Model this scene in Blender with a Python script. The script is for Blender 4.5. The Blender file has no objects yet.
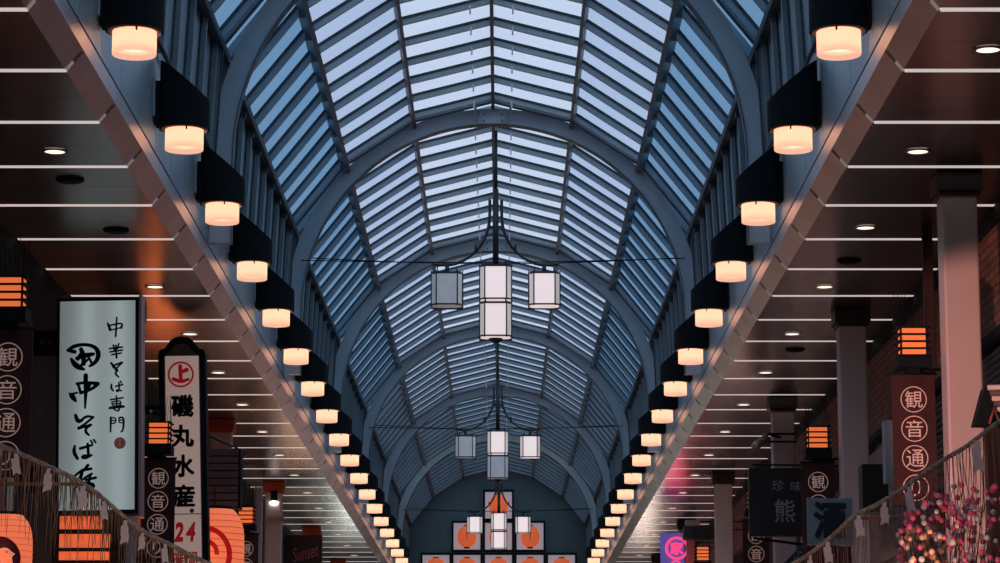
import bpy, math, random
from mathutils import Vector, Matrix
random.seed(7)
S = bpy.context.scene
C = S.collection
# ---------------------------------------------------------------- camera, sky, exposure
F = 2700.0                                   # focal length in pixels of the 1000 px wide frame
TH = math.atan(474.0 / F)                    # upward pitch
CT, ST = math.cos(TH), math.sin(TH)
CX, CZ = 0.13, 1.6
cam = bpy.data.objects.new('camera', bpy.data.cameras.new('camera'))
C.objects.link(cam)
cam.location = (CX, 0, CZ)
cam.rotation_euler = (math.pi / 2 + TH, 0, 0)
cam.data.sensor_width = 36.0
cam.data.lens = F * 36.0 / 1000.0
cam.data.shift_x = -0.002
cam.data.clip_end = 500
S.camera = cam
S.view_settings.view_transform = 'Standard'
S.view_settings.look = 'None'
S.view_settings.exposure = 0.0
S.view_settings.gamma = 1.0
S.view_settings.use_curve_mapping = False
S.cycles.use_denoising = True
S.cycles.max_bounces = 8
S.cycles.diffuse_bounces = 4
S.cycles.transmission_bounces = 8
S.cycles.transparent_max_bounces = 12
S.cycles.sample_clamp_indirect = 4.0

W = bpy.data.worlds.new('overcast_dusk_sky'); S.world = W; W.use_nodes = True
nt = W.node_tree; nt.nodes.clear()
tc = nt.nodes.new('ShaderNodeTexCoord'); sx = nt.nodes.new('ShaderNodeSeparateXYZ')
cr = nt.nodes.new('ShaderNodeValToRGB'); bg = nt.nodes.new('ShaderNodeBackground'); wo = nt.nodes.new('ShaderNodeOutputWorld')
nt.links.new(tc.outputs['Generated'], sx.inputs[0]); nt.links.new(sx.outputs['Z'], cr.inputs[0])
cr.color_ramp.elements[0].position = 0.0; cr.color_ramp.elements[0].color = (0.03, 0.08, 0.14, 1)
cr.color_ramp.elements[1].position = 1.0; cr.color_ramp.elements[1].color = (1.9, 1.72, 1.72, 1)
e = cr.color_ramp.elements.new(0.5); e.color = (0.07, 0.17, 0.29, 1)
e = cr.color_ramp.elements.new(0.8); e.color = (0.24, 0.43, 0.66, 1)
nt.links.new(cr.outputs[0], bg.inputs[0]); bg.inputs[1].default_value = 1.6
nt.links.new(bg.outputs[0], wo.inputs[0])

# pixel of the frame at depth D along the optical axis -> point of the place
KD = CT / F
def at(px, py, D):      # on the upright plane that crosses depth D near sign height
    Y = (D - .52) / CT
    D = Y / (CT - (281.5 - py) / F * ST)
    return at_depth(px, py, D)
def at_depth(px, py, D):
    v = (281.5 - py) / F * D
    return Vector(((px - 502) / F * D + CX, D * CT - v * ST, CZ + D * ST + v * CT))
def hz(H): return CZ + H                     # height above the camera -> world z

# ---------------------------------------------------------------- materials
MATS = {}
def mat(name, col, rough=0.6, metal=0.0, noise=0.0, nscale=8.0, bump=0.0, emit=None, estr=0.0, spec=0.5, stretch=(1, 1, 1)):
    if name in MATS: return MATS[name]
    m = bpy.data.materials.new(name); m.use_nodes = True
    n = m.node_tree.nodes; l = m.node_tree.links
    p = n['Principled BSDF']
    p.inputs['Base Color'].default_value = (*col, 1)
    p.inputs['Roughness'].default_value = rough; p.inputs['Metallic'].default_value = metal
    p.inputs['Specular IOR Level'].default_value = spec
    if noise > 0 or bump > 0:
        t = n.new('ShaderNodeTexCoord'); mp = n.new('ShaderNodeMapping'); mp.inputs['Scale'].default_value = stretch
        nz = n.new('ShaderNodeTexNoise'); nz.inputs['Scale'].default_value = nscale; nz.inputs['Detail'].default_value = 5
        l.new(t.outputs['Object'], mp.inputs[0]); l.new(mp.outputs[0], nz.inputs['Vector'])
        if noise > 0:
            r = n.new('ShaderNodeValToRGB')
            r.color_ramp.elements[0].position = .3; r.color_ramp.elements[1].position = .7
            r.color_ramp.elements[0].color = (*[c * (1 - noise) for c in col], 1)
            r.color_ramp.elements[1].color = (*[min(1, c * (1 + noise)) for c in col], 1)
            l.new(nz.outputs['Fac'], r.inputs[0]); l.new(r.outputs[0], p.inputs['Base Color'])
        if bump > 0:
            b = n.new('ShaderNodeBump'); b.inputs['Strength'].default_value = bump; b.inputs['Distance'].default_value = .02
            l.new(nz.outputs['Fac'], b.inputs['Height']); l.new(b.outputs[0], p.inputs['Normal'])
    if emit:
        p.inputs['Emission Color'].default_value = (*emit, 1); p.inputs['Emission Strength'].default_value = estr
    MATS[name] = m
    return m

def glass_mat(name, tint, transp):
    m = bpy.data.materials.new(name); m.use_nodes = True
    n = m.node_tree.nodes; l = m.node_tree.links; n.clear()
    o = n.new('ShaderNodeOutputMaterial')
    tr = n.new('ShaderNodeBsdfTranslucent'); tr.inputs[0].default_value = (*tint, 1)
    tp = n.new('ShaderNodeBsdfTransparent'); tp.inputs[0].default_value = (*tint, 1)
    gl = n.new('ShaderNodeBsdfGlossy'); gl.inputs['Roughness'].default_value = .25
    t = n.new('ShaderNodeTexCoord'); nz = n.new('ShaderNodeTexNoise'); nz.inputs['Scale'].default_value = .7
    r = n.new('ShaderNodeValToRGB'); r.color_ramp.elements[0].color = (*[c * .86 for c in tint], 1); r.color_ramp.elements[1].color = (*tint, 1)
    l.new(t.outputs['Object'], nz.inputs['Vector']); l.new(nz.outputs['Fac'], r.inputs[0]); l.new(r.outputs[0], tr.inputs[0])
    a = n.new('ShaderNodeMixShader'); a.inputs[0].default_value = transp
    l.new(tr.outputs[0], a.inputs[1]); l.new(tp.outputs[0], a.inputs[2])
    b = n.new('ShaderNodeMixShader'); b.inputs[0].default_value = .04; l.new(a.outputs[0], b.inputs[1]); l.new(gl.outputs[0], b.inputs[2])
    l.new(b.outputs[0], o.inputs[0]); MATS[name] = m
    return m

def brick_mat(name, c1, c2, mortar):
    m = bpy.data.materials.new(name); m.use_nodes = True
    n = m.node_tree.nodes; l = m.node_tree.links; p = n['Principled BSDF']
    t = n.new('ShaderNodeTexCoord'); mp = n.new('ShaderNodeMapping'); mp.inputs['Rotation'].default_value = (0, math.pi / 2, 0)
    sp = n.new('ShaderNodeSeparateXYZ'); cb = n.new('ShaderNodeCombineXYZ')
    l.new(t.outputs['Object'], sp.inputs[0]); l.new(sp.outputs['Y'], cb.inputs[0]); l.new(sp.outputs['Z'], cb.inputs[1])
    br = n.new('ShaderNodeTexBrick'); br.inputs['Scale'].default_value = 1.0
    br.inputs['Brick Width'].default_value = .26; br.inputs['Row Height'].default_value = .085; br.inputs['Mortar Size'].default_value = .012
    br.inputs['Color1'].default_value = (*c1, 1); br.inputs['Color2'].default_value = (*c2, 1); br.inputs['Mortar'].default_value = (*mortar, 1)
    l.new(cb.outputs[0], br.inputs['Vector'])
    nz = n.new('ShaderNodeTexNoise'); nz.inputs['Scale'].default_value = 5; l.new(t.outputs['Object'], nz.inputs['Vector'])
    mx = n.new('ShaderNodeMixRGB'); mx.blend_type = 'MULTIPLY'; mx.inputs[0].default_value = .7
    l.new(br.outputs['Color'], mx.inputs[1]); l.new(nz.outputs['Color'], mx.inputs[2]); l.new(mx.outputs[0], p.inputs['Base Color'])
    b = n.new('ShaderNodeBump'); b.inputs['Distance'].default_value = .02; b.invert = True
    l.new(br.outputs['Fac'], b.inputs['Height']); l.new(b.outputs[0], p.inputs['Normal'])
    p.inputs['Roughness'].default_value = .7; MATS[name] = m
    return m

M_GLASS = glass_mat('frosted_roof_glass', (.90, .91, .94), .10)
M_GLASSB = glass_mat('side_glass_dim_sky_tint', (.36, .58, .76), .15)  # bluer, dimmer sky light on the steep panes put into the tint
M_GLASSM = glass_mat('shoulder_glass_dim_sky_tint', (.74, .81, .92), .10)  # milder step of the same sky dimming, also in the tint
M_GLASSD = [glass_mat('shaded_far_roof_glass_%s' % n, c, .06) for n, c in (('light', (.60, .66, .74)), ('medium', (.38, .46, .54)), ('heavy', (.25, .33, .40)))]  # dimming of the far bays painted into the glass, deeper bay by bay
M_FIN = mat('blue_grey_painted_slat', (.27, .36, .42), .5, 0, .12, 2)
M_BAR = mat('dark_glazing_bar', (.05, .085, .105), .5)
M_RIB = mat('blue_grey_painted_steel', (.50, .69, .80), .42, 0, .08, 1.5)
M_PURLIN = mat('dark_purlin_steel', (.06, .11, .135), .5)
M_CLIP = mat('pale_galvanised_clip', (.55, .60, .66), .5)
M_WALLP = mat('blue_grey_wall_panel', (.38, .52, .60), .38, .35, .10, 1.2)
M_SIDE = mat('corrugated_side_panel', (.22, .33, .39), .5, .2, .12, 2)
M_SOFFIT = mat('brown_bronze_soffit_panel', (.20, .165, .155), .27, .75, .25, .8, 0, stretch=(1, .4, 1))
M_CHAM = mat('bronze_edge_panel', (.45, .37, .36), .42, .5, .15, 1.5)
M_LIP = mat('brushed_metal_lip', (.60, .56, .56), .32, .7, .10, 2)
M_BLACK = mat('black_painted_metal', (.004, .011, .015), .75, 0, .1, 4, spec=.2)
M_DARK = mat('dark_facade', (.013, .02, .023), .7, 0, .4, 2, spec=.2)
M_STRIP = mat('white_light_strip', (.8, .8, .8), .4, 0, emit=(1, .88, .85), estr=.55)
M_STRIPE = mat('groove_spill_glow', (.6, .55, .54), .5, 0, emit=(1, .85, .8), estr=.14)  # strip light spilling into the edge groove, given as a faint glow
M_DOWN = mat('warm_downlight_face', (.8, .7, .6), .4, 0, emit=(1, .83, .68), estr=1.6)
M_TRIM = mat('bronze_trim_ring', (.35, .25, .2), .3, .6)
M_LAMPG = bpy.data.materials.new('glowing_lamp_glass'); M_LAMPG.use_nodes = True
_n = M_LAMPG.node_tree.nodes; _l = M_LAMPG.node_tree.links; _n.clear()
_o = _n.new('ShaderNodeOutputMaterial'); _a = _n.new('ShaderNodeAddShader'); _t = _n.new('ShaderNodeBsdfTranslucent'); _e = _n.new('ShaderNodeEmission')
_t.inputs[0].default_value = (.80, .70, .62, 1); _e.inputs[0].default_value = (1, .54, .375, 1); _e.inputs[1].default_value = .50
_l.new(_t.outputs[0], _a.inputs[0]); _l.new(_e.outputs[0], _a.inputs[1]); _l.new(_a.outputs[0], _o.inputs[0])
M_BULB = mat('lamp_bulb', (1, .9, .8), .4, 0, emit=(1, .68, .50), estr=8)
M_RIM = mat('bronze_lamp_rim', (.32, .20, .15), .35, .6)
M_COL = mat('pale_painted_column', (.60, .54, .53), .45, .05, .06, 1.2)
M_CAP = mat('dark_column_capital', (.035, .022, .024), .5, 0, .2, 3)
M_CAPO = mat('orange_lit_column_capital', (.50, .09, .035), .5, 0, .2, 3)  # orange light falling on the left capitals put into their colour
M_FLOOR = mat('street_paving', (.16, .15, .15), .5, 0, .2, 2)
M_END = mat('teal_end_wall', (.11, .20, .23), .7, 0, .1, 1)
M_SIGNF = mat('sign_light_face', (.6, .68, .68), .4, 0, emit=(.62, .76, .76), estr=.33)
M_INK = mat('black_ink', (.004, .009, .013), .6, spec=.1)
M_SIGNC = mat('cream_sign_face', (.75, .66, .60), .45, 0, emit=(1, .72, .60), estr=.20)
M_RED = mat('red_sign_paint', (.60, .015, .03), .5, emit=(.7, .01, .02), estr=.15)
M_SEAL = mat('faded_red_seal', (.55, .07, .05), .6)
M_BANNER = mat('maroon_banner_cloth', (.048, .016, .018), .8, 0, .2, 6)
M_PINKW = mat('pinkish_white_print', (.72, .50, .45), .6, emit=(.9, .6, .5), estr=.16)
M_ORANGE = mat('orange_glowing_panel', (.5, .15, .06), .5, 0, emit=(1, .20, .055), estr=.72)
M_PAPER = mat('orange_paper_lantern', (.5, .16, .09), .6, 0, emit=(1, .20, .08), estr=.72)
M_PAPERR = mat('far_orange_lantern', (.6, .16, .07), .6, 0, emit=(1, .17, .05), estr=.45)
M_SWIRL = mat('red_lantern_print', (.45, .01, .01), .6, emit=(.7, .01, .008), estr=.35)
M_MAROON = mat('maroon_print', (.10, .005, .012), .6)
M_STRAW = mat('dry_rice_straw', (.26, .18, .12), .8, 0, .35, 30)
M_ROPE = mat('twisted_straw_rope', (.30, .26, .21), .85, 0, .4, 40, .6)
M_STREAM = mat('white_paper_streamer', (.62, .56, .57), .7)
M_WOOD = mat('red_brown_timber', (.22, .06, .04), .6, 0, .3, 6, .2, stretch=(1, 1, .2))
M_LANG = mat('lit_lantern_glass', (.8, .75, .75), .4, 0, emit=(1, .84, .83), estr=.68)
M_LANB = mat('lantern_core_glow', (1, 1, 1), .4, 0, emit=(1, .9, .86), estr=3)
M_LANO = mat('unlit_glass_added_glow', (.8, .84, .86), .4, 0, .1, 8, emit=(.8, .9, 1), estr=.10)  # unlit panes, their grey lifted by a faint added glow
M_LANF = mat('lantern_frame_metal', (.035, .05, .06), .45, .3)
M_PALE = mat('pale_lantern_corner', (.62, .62, .62), .4, 0, emit=(1, .9, .88), estr=.32)
M_BRICK = brick_mat('brown_brick', (.50, .23, .17), (.30, .14, .11), (.14, .11, .10))
M_PINKWALL = mat('pink_plaster', (.32, .20, .19), .7, 0, .1, 2)
M_BLUEW = mat('pale_blue_board', (.27, .41, .47), .6, 0, .05, 3)
M_NAVY = mat('navy_brush_ink', (.008, .028, .055), .6)
M_BLACKS = mat('black_sign_board', (.008, .012, .014), .55, 0, .2, 2)
M_GREYT = mat('grey_sign_print', (.33, .33, .34), .6)
M_SILVER = mat('silver_camera_shell', (.45, .42, .42), .35, .5)
M_WIN = mat('dark_shop_glass', (.012, .025, .03), .12, 0)
M_SLAT = mat('grey_slat_board', (.085, .075, .08), .6, 0, .2, 5)
M_NEON = mat('pink_neon', (1, .1, .25), .4, emit=(1, .05, .15), estr=1.3)
M_VIOLET = mat('violet_lit_panel', (.08, .08, .3), .4, emit=(.16, .17, .7), estr=.35)
M_PINKB = mat('pink_mochi_ball', (.72, .10, .23), .5)
M_WHITEB = mat('white_mochi_ball', (.66, .58, .55), .5)
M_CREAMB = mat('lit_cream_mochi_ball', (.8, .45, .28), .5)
M_TWIG = mat('dark_willow_twig', (.10, .06, .05), .8)
M_PICT = mat('backlit_white_panel', (.6, .6, .64), .6, 0, emit=(.70, .72, .85), estr=.22)

# ---------------------------------------------------------------- mesh builder
class MB:
    def __init__(s): s.v = []; s.f = []; s.m = []; s.sm = []; s.mats = []
    def mi(s, m):
        if m not in s.mats: s.mats.append(m)
        return s.mats.index(m)
    def add(s, vs, fs, m, smooth=False):
        b = len(s.v); s.v += [tuple(v) for v in vs]; i = s.mi(m)
        for f in fs: s.f.append([b + k for k in f]); s.m.append(i); s.sm.append(smooth)
        return s
    def hexa(s, p, m):   # 8 points, bottom ring then top ring
        return s.add(p, [(0, 3, 2, 1), (4, 5, 6, 7), (0, 1, 5, 4), (1, 2, 6, 5), (2, 3, 7, 6), (3, 0, 4, 7)], m)
    def box(s, x0, x1, y0, y1, z0, z1, m):
        return s.hexa([(x0, y0, z0), (x1, y0, z0), (x1, y1, z0), (x0, y1, z0), (x0, y0, z1), (x1, y0, z1), (x1, y1, z1), (x0, y1, z1)], m)
    def cbox(s, c, sz, m, rot=None):
        hx, hy, hh = sz[0] / 2, sz[1] / 2, sz[2] / 2
        ps = [Vector(q) for q in [(-hx, -hy, -hh), (hx, -hy, -hh), (hx, hy, -hh), (-hx, hy, -hh), (-hx, -hy, hh), (hx, -hy, hh), (hx, hy, hh), (-hx, hy, hh)]]
        if rot is not None: ps = [rot @ q for q in ps]
        return s.hexa([q + Vector(c) for q in ps], m)
    def tube(s, pts, r, m, n=8, caps=True):
        pts = [Vector(p) for p in pts]; rs = r if isinstance(r, (list, tuple)) else [r] * len(pts)
        b = []; prev = None
        for i, p in enumerate(pts):
            d = (pts[min(i + 1, len(pts) - 1)] - pts[max(i - 1, 0)]).normalized()
            if prev is None:
                a = Vector((0, 0, 1)) if abs(d.z) < .9 else Vector((1, 0, 0)); u = d.cross(a).normalized()
            else: u = (prev - d * prev.dot(d)).normalized()
            prev = u; w = d.cross(u)
            b += [p + (u * math.cos(2 * math.pi * k / n) + w * math.sin(2 * math.pi * k / n)) * rs[i] for k in range(n)]
        fs = []
        for i in range(len(pts) - 1):
            for k in range(n): fs.append((i * n + k, i * n + (k + 1) % n, (i + 1) * n + (k + 1) % n, (i + 1) * n + k))
        if caps: fs += [tuple(reversed(range(n))), tuple(range((len(pts) - 1) * n, len(pts) * n))]
        return s.add(b, fs, m, True)
    def lathe(s, c, prof, m, n=32, smooth=True, axis='z'):   # prof (r, h)
        b = []; c = Vector(c)
        for r, h in prof:
            for k in range(n):
                a = 2 * math.pi * k / n
                q = Vector((r * math.cos(a), r * math.sin(a), h)) if axis == 'z' else Vector((r * math.cos(a), h, r * math.sin(a)))
                b.append(c + q)
        fs = [(i * n + k, i * n + (k + 1) % n, (i + 1) * n + (k + 1) % n, (i + 1) * n + k) for i in range(len(prof) - 1) for k in range(n)]
        return s.add(b, fs, m, smooth)
    def sphere(s, c, r, m, n=14, rings=8, sz=1.0):
        return s.lathe(c, [(max(1e-4, r * math.sin(math.pi * i / rings)), -r * sz * math.cos(math.pi * i / rings)) for i in range(rings + 1)], m, n)
    def disc(s, c, r, m, y=0.004, n=32):      # thin disc facing -Y
        c = Vector(c); ps = [c + Vector((r * math.cos(2 * math.pi * k / n), 0, r * math.sin(2 * math.pi * k / n))) for k in range(n)]
        qs = [p + Vector((0, y, 0)) for p in ps]
        return s.add(ps + qs, [tuple(range(n)), tuple(range(2 * n - 1, n - 1, -1))] + [(k, k + n, (k + 1) % n + n, (k + 1) % n) for k in range(n)], m)
    def ring(s, c, r0, r1, m, y=0.004, n=40, a0=0, a1=2 * math.pi):
        c = Vector(c); full = abs(a1 - a0 - 2 * math.pi) < 1e-6; N = n if full else n + 1
        P = lambda r, k, dy: c + Vector((r * math.cos(a0 + (a1 - a0) * k / n), dy, r * math.sin(a0 + (a1 - a0) * k / n)))
        vs = [P(r0, k, 0) for k in range(N)] + [P(r1, k, 0) for k in range(N)] + [P(r1, k, y) for k in range(N)] + [P(r0, k, y) for k in range(N)]
        fs = []
        for k in range(n):
            j = (k + 1) % N
            for q in range(4): fs.append((q * N + k, q * N + j, ((q + 1) % 4) * N + j, ((q + 1) % 4) * N + k))
        return s.add(vs, fs, m)
    def prism(s, poly, y0, y1, m):            # polygon in x,z between two y
        n = len(poly)
        vs = [(x, y0, z) for x, z in poly] + [(x, y1, z) for x, z in poly]
        return s.add(vs, [tuple(range(n)), tuple(range(2 * n - 1, n - 1, -1))] + [(k, k + n, (k + 1) % n + n, (k + 1) % n) for k in range(n)], m)
    def stroke(s, pts, ws, y, m, dy=.004):    # brush stroke in x,z
        pts = [Vector((p[0], p[1])) for p in pts]
        if not isinstance(ws, (list, tuple)): ws = [ws] * len(pts)
        if len(ws) == 2 and len(pts) > 2: ws = [ws[0] + (ws[1] - ws[0]) * i / (len(pts) - 1) for i in range(len(pts))]
        # smooth by Chaikin
        for _ in range(2):
            if len(pts) < 3: break
            q = [pts[0]]; w = [ws[0]]
            for i in range(len(pts) - 1):
                q += [pts[i] * .75 + pts[i + 1] * .25, pts[i] * .25 + pts[i + 1] * .75]; w += [ws[i] * .75 + ws[i + 1] * .25, ws[i] * .25 + ws[i + 1] * .75]
            q.append(pts[-1]); w.append(ws[-1]); pts, ws = q, w
        L, R = [], []
        for i, p in enumerate(pts):
            d = (pts[min(i + 1, len(pts) - 1)] - pts[max(i - 1, 0)]); d = d.normalized() if d.length > 0 else Vector((1, 0))
            nn = Vector((-d.y, d.x)) * ws[i] / 2; L.append(p + nn); R.append(p - nn)
        n = len(pts)
        vs = [(p.x, y, p.y) for p in L] + [(p.x, y, p.y) for p in R] + [(p.x, y + dy, p.y) for p in L] + [(p.x, y + dy, p.y) for p in R]
        fs = []
        for i in range(n - 1):
            fs += [(i, i + 1, n + i + 1, n + i), (2 * n + i, 3 * n + i, 3 * n + i + 1, 2 * n + i + 1), (i, 2 * n + i, 2 * n + i + 1, i + 1), (n + i, n + i + 1, 3 * n + i + 1, 3 * n + i)]
        fs += [(0, n, 3 * n, 2 * n), (n - 1, 3 * n - 1, 4 * n - 1, 2 * n - 1)]
        s.add(vs, fs, m)
        # rounded brush ends
        s.disc((pts[0].x, y + .0005, pts[0].y), ws[0] * .5, m, dy, 10); s.disc((pts[-1].x, y + .0005, pts[-1].y), ws[-1] * .5, m, dy, 10)
        return s
    def mesh(s, me, M, m, smooth=False):
        return s.add([M @ v.co for v in me.vertices], [tuple(p.vertices) for p in me.polygons], m, smooth)
    def build(s, name, parent=None, bevel=0):
        me = bpy.data.meshes.new(name); me.from_pydata(s.v, [], s.f)
        for m in s.mats: me.materials.append(m)
        me.polygons.foreach_set('material_index', s.m); me.polygons.foreach_set('use_smooth', s.sm)
        me.update()
        o = bpy.data.objects.new(name, me); C.objects.link(o)
        if parent is not None: o.parent = parent
        if bevel:
            b = o.modifiers.new('bevel', 'BEVEL'); b.width = bevel; b.segments = 2; b.limit_method = 'ANGLE'
        return o

def tag(o, label=None, cat=None, group=None, kind=None):
    if label: o['label'] = label
    if cat: o['category'] = cat
    if group: o['group'] = group
    if kind: o['kind'] = kind
    return o
def empty(name, loc, label, cat, group=None, rz=0):
    o = bpy.data.objects.new(name, None); C.objects.link(o); o.location = loc; o.rotation_euler.z = rz
    o.empty_display_size = .1
    return tag(o, label, cat, group)
def copy_tree(o, parent=None):
    c = o.copy(); C.objects.link(c)
    if parent is not None: c.parent = parent
    for ch in list(o.children): copy_tree(ch, c)
    return c
def struct(mb, name, parent=None, **k):
    o = mb.build(name, parent, **k)
    if parent is None: o['kind'] = 'structure'
    return o
TXT = {}
def text(ch, offset=0.0, shear=0.0):
    key = (ch, offset, shear)
    if key in TXT: return TXT[key]
    cu = bpy.data.curves.new('t', 'FONT'); cu.body = ch; cu.size = 1; cu.offset = offset; cu.shear = shear; cu.extrude = .004
    cu.resolution_u = 3
    ob = bpy.data.objects.new('t', cu); C.objects.link(ob)
    dg = bpy.context.evaluated_depsgraph_get(); dg.update()
    me = bpy.data.meshes.new_from_object(ob.evaluated_get(dg))
    bpy.data.objects.remove(ob); bpy.data.curves.remove(cu)
    xs = [v.co.x for v in me.vertices] or [0]; ys = [v.co.y for v in me.vertices] or [0]
    cx, cy = (min(xs) + max(xs)) / 2, (min(ys) + max(ys)) / 2
    for v in me.vertices: v.co.x -= cx; v.co.y -= cy
    w, h = max(xs) - min(xs), max(ys) - min(ys)
    TXT[key] = (me, w, h); return TXT[key]
UP = Matrix.Rotation(math.pi / 2, 4, 'X')
def put_text(mb, ch, cx, y, cz, w, h, m, offset=0.0, shear=0.0, rot=0.0):   # fit glyph into w x h facing -Y
    if offset > 0:          # heavy brush weight: the strokes thickened all round
        w -= 2 * offset * w; h -= 2 * offset * h
        for q in range(8):
            a = q * math.pi / 4; put_text(mb, ch, cx + math.cos(a) * offset * w, y - .0004 * q, cz + math.sin(a) * offset * h, w, h, m, 0, shear, rot)
    me, tw, th = text(ch, offset, shear)
    M = Matrix.Translation((cx, y, cz)) @ Matrix.Rotation(rot, 4, 'Y') @ UP @ Matrix.Diagonal((w / max(tw, .01), h / max(th, .01), 1, 1))
    mb.mesh(me, M, m)
ONES = ['', 'first', 'second', 'third', 'fourth', 'fifth', 'sixth', 'seventh', 'eighth', 'ninth', 'tenth', 'eleventh', 'twelfth', 'thirteenth', 'fourteenth', 'fifteenth', 'sixteenth', 'seventeenth', 'eighteenth', 'nineteenth']
def nth(n):
    if n < 20: return ONES[n]
    t = {2: 'twent', 3: 'thirt', 4: 'fort', 5: 'fift'}[n // 10]
    return t + 'ieth' if n % 10 == 0 else t + 'y-' + ONES[n % 10]

# ---------------------------------------------------------------- the vault
NODES = [(0, 9.28), (1.17, 8.98), (2.17, 8.32), (2.91, 7.39), (2.97, 6.2)]
PROF = [(-x, hz(h)) for x, h in NODES[::-1]] + [(x, hz(h)) for x, h in NODES[1:]]
A1, BAY = 37.8, 9.9
ARCH = {k: A1 + BAY * (k - 1) for k in range(-4, 7)}
def inward(i):
    (x0, z0), (x1, z1) = PROF[i], PROF[i + 1]
    d = Vector((x1 - x0, 0, z1 - z0)).normalized(); n = Vector((-d.z, 0, d.x))
    if n.dot(Vector(((x0 + x1) / 2, 0, (z0 + z1) / 2)) - Vector((0, 0, hz(6.2)))) > 0: n = -n
    return d, n
def seg(mb, i, y0, y1, a, b, m, e0=0, e1=0):     # slab on facet i, from depth a to depth b below the glass
    (x0, z0), (x1, z1) = PROF[i], PROF[i + 1]; d, n = inward(i)
    p0 = Vector((x0, 0, z0)) + d * e0; p1 = Vector((x1, 0, z1)) - d * e1
    f = lambda p, y, t: (p + n * t) + Vector((0, y, 0))
    mb.hexa([f(p0, y0, b), f(p1, y0, b), f(p1, y1, b), f(p0, y1, b), f(p0, y0, a), f(p1, y0, a), f(p1, y1, a), f(p0, y1, a)], m)
END_Y = 87.6
for k in range(-4, 6):
    y0, y1 = ARCH[k], ARCH[k + 1]
    if k == 5: y1 = END_Y
    g = MB()
    for i in range(1, 7):
        (xa, za), (xb, zb) = PROF[i], PROF[i + 1]
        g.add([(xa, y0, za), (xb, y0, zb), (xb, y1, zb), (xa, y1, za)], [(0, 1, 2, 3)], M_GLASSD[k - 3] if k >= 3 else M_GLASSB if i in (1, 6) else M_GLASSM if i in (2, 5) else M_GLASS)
    roof = struct(g, 'ceiling')
    s = MB()
    for i in (0, 7): seg(s, i, y0, y1, 0, -.03, M_SIDE)
    s.build('side_panel', roof)
    fins = MB()
    NF = 10
    for j in range(NF):
        y = y0 + (j + .5) * (y1 - y0) / NF
        for i in range(8):
            if i in (0, 7): seg(fins, i, y - .03, y + .03, 0, .07, M_SIDE); seg(fins, i, y - .05, y - .03, 0, .02, M_BAR); continue
            seg(fins, i, y - .02, y + .02, .012, .095, M_FIN)
            seg(fins, i, y - .05, y + .04, 0, .012, M_BAR); seg(fins, i, y - .023, y - .02, .02, .034, M_BAR)
            seg(fins, i, y - .028, y + .02, .090, .100, M_FIN)
    fins.build('slat_row', roof)
    if k >= 0:
        cl = MB()
        for j in range(NF):
            y = y0 + (j + .5) * (y1 - y0) / NF
            for sx_ in (-1, 1): cl.cbox((sx_ * .265, y - .045, hz(9.28 - .265 * .256) - .13), (.022, .03, .10), M_CLIP)
            for xx, zz in ((2.17, 8.32), (2.91, 7.39), (1.17, 8.98)):
                for sx_ in (-1, 1):
                    if xx == 1.17: continue
                    cl.cbox((sx_ * (xx - .05), y, hz(zz) - .09), (.07, .10, .10), M_PURLIN)
        cl.build('cleat_row', roof)
    for x, h, w, dp in ((0, 9.28, .045, .15), (1.17, 8.98, .045, .15), (-1.17, 8.98, .045, .15), (2.17, 8.32, .06, .17), (-2.17, 8.32, .06, .17), (2.91, 7.39, .05, .14), (-2.91, 7.39, .05, .14)):
        p = MB()
        a = math.atan2(x, h - 6.2)
        p.cbox((x - math.sin(a) * dp / 2, (y0 + y1) / 2, hz(h) - math.cos(a) * dp / 2), (w, y1 - y0 - .02, dp), M_PURLIN if abs(x) > 1.5 else M_BAR, Matrix.Rotation(a, 3, 'Y'))
        p.build('purlin', roof)
    # transom frames beside the arches
    t = MB()
    for yy, ww in ((y0 + .30, .04), (y1 - .34, .05)):
        if k == 5 and yy > y1 - .2: continue
        for i in range(0, 8): seg(t, i, yy - ww / 2, yy + ww / 2, -.01, .10, M_FIN)
        for i in range(0, 8): seg(t, i, yy - ww / 2 - .01, yy + ww / 2 + .01, .10, .115, M_BAR)
    # closing plates between transoms, above the arch
    for i in range(8):
        seg(t, i, y1 - .34, y1 - .20, .0, .03, M_FIN); seg(t, i, y1 - .16, y1, .0, .03, M_FIN)
    t.build('transom', roof)

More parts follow.
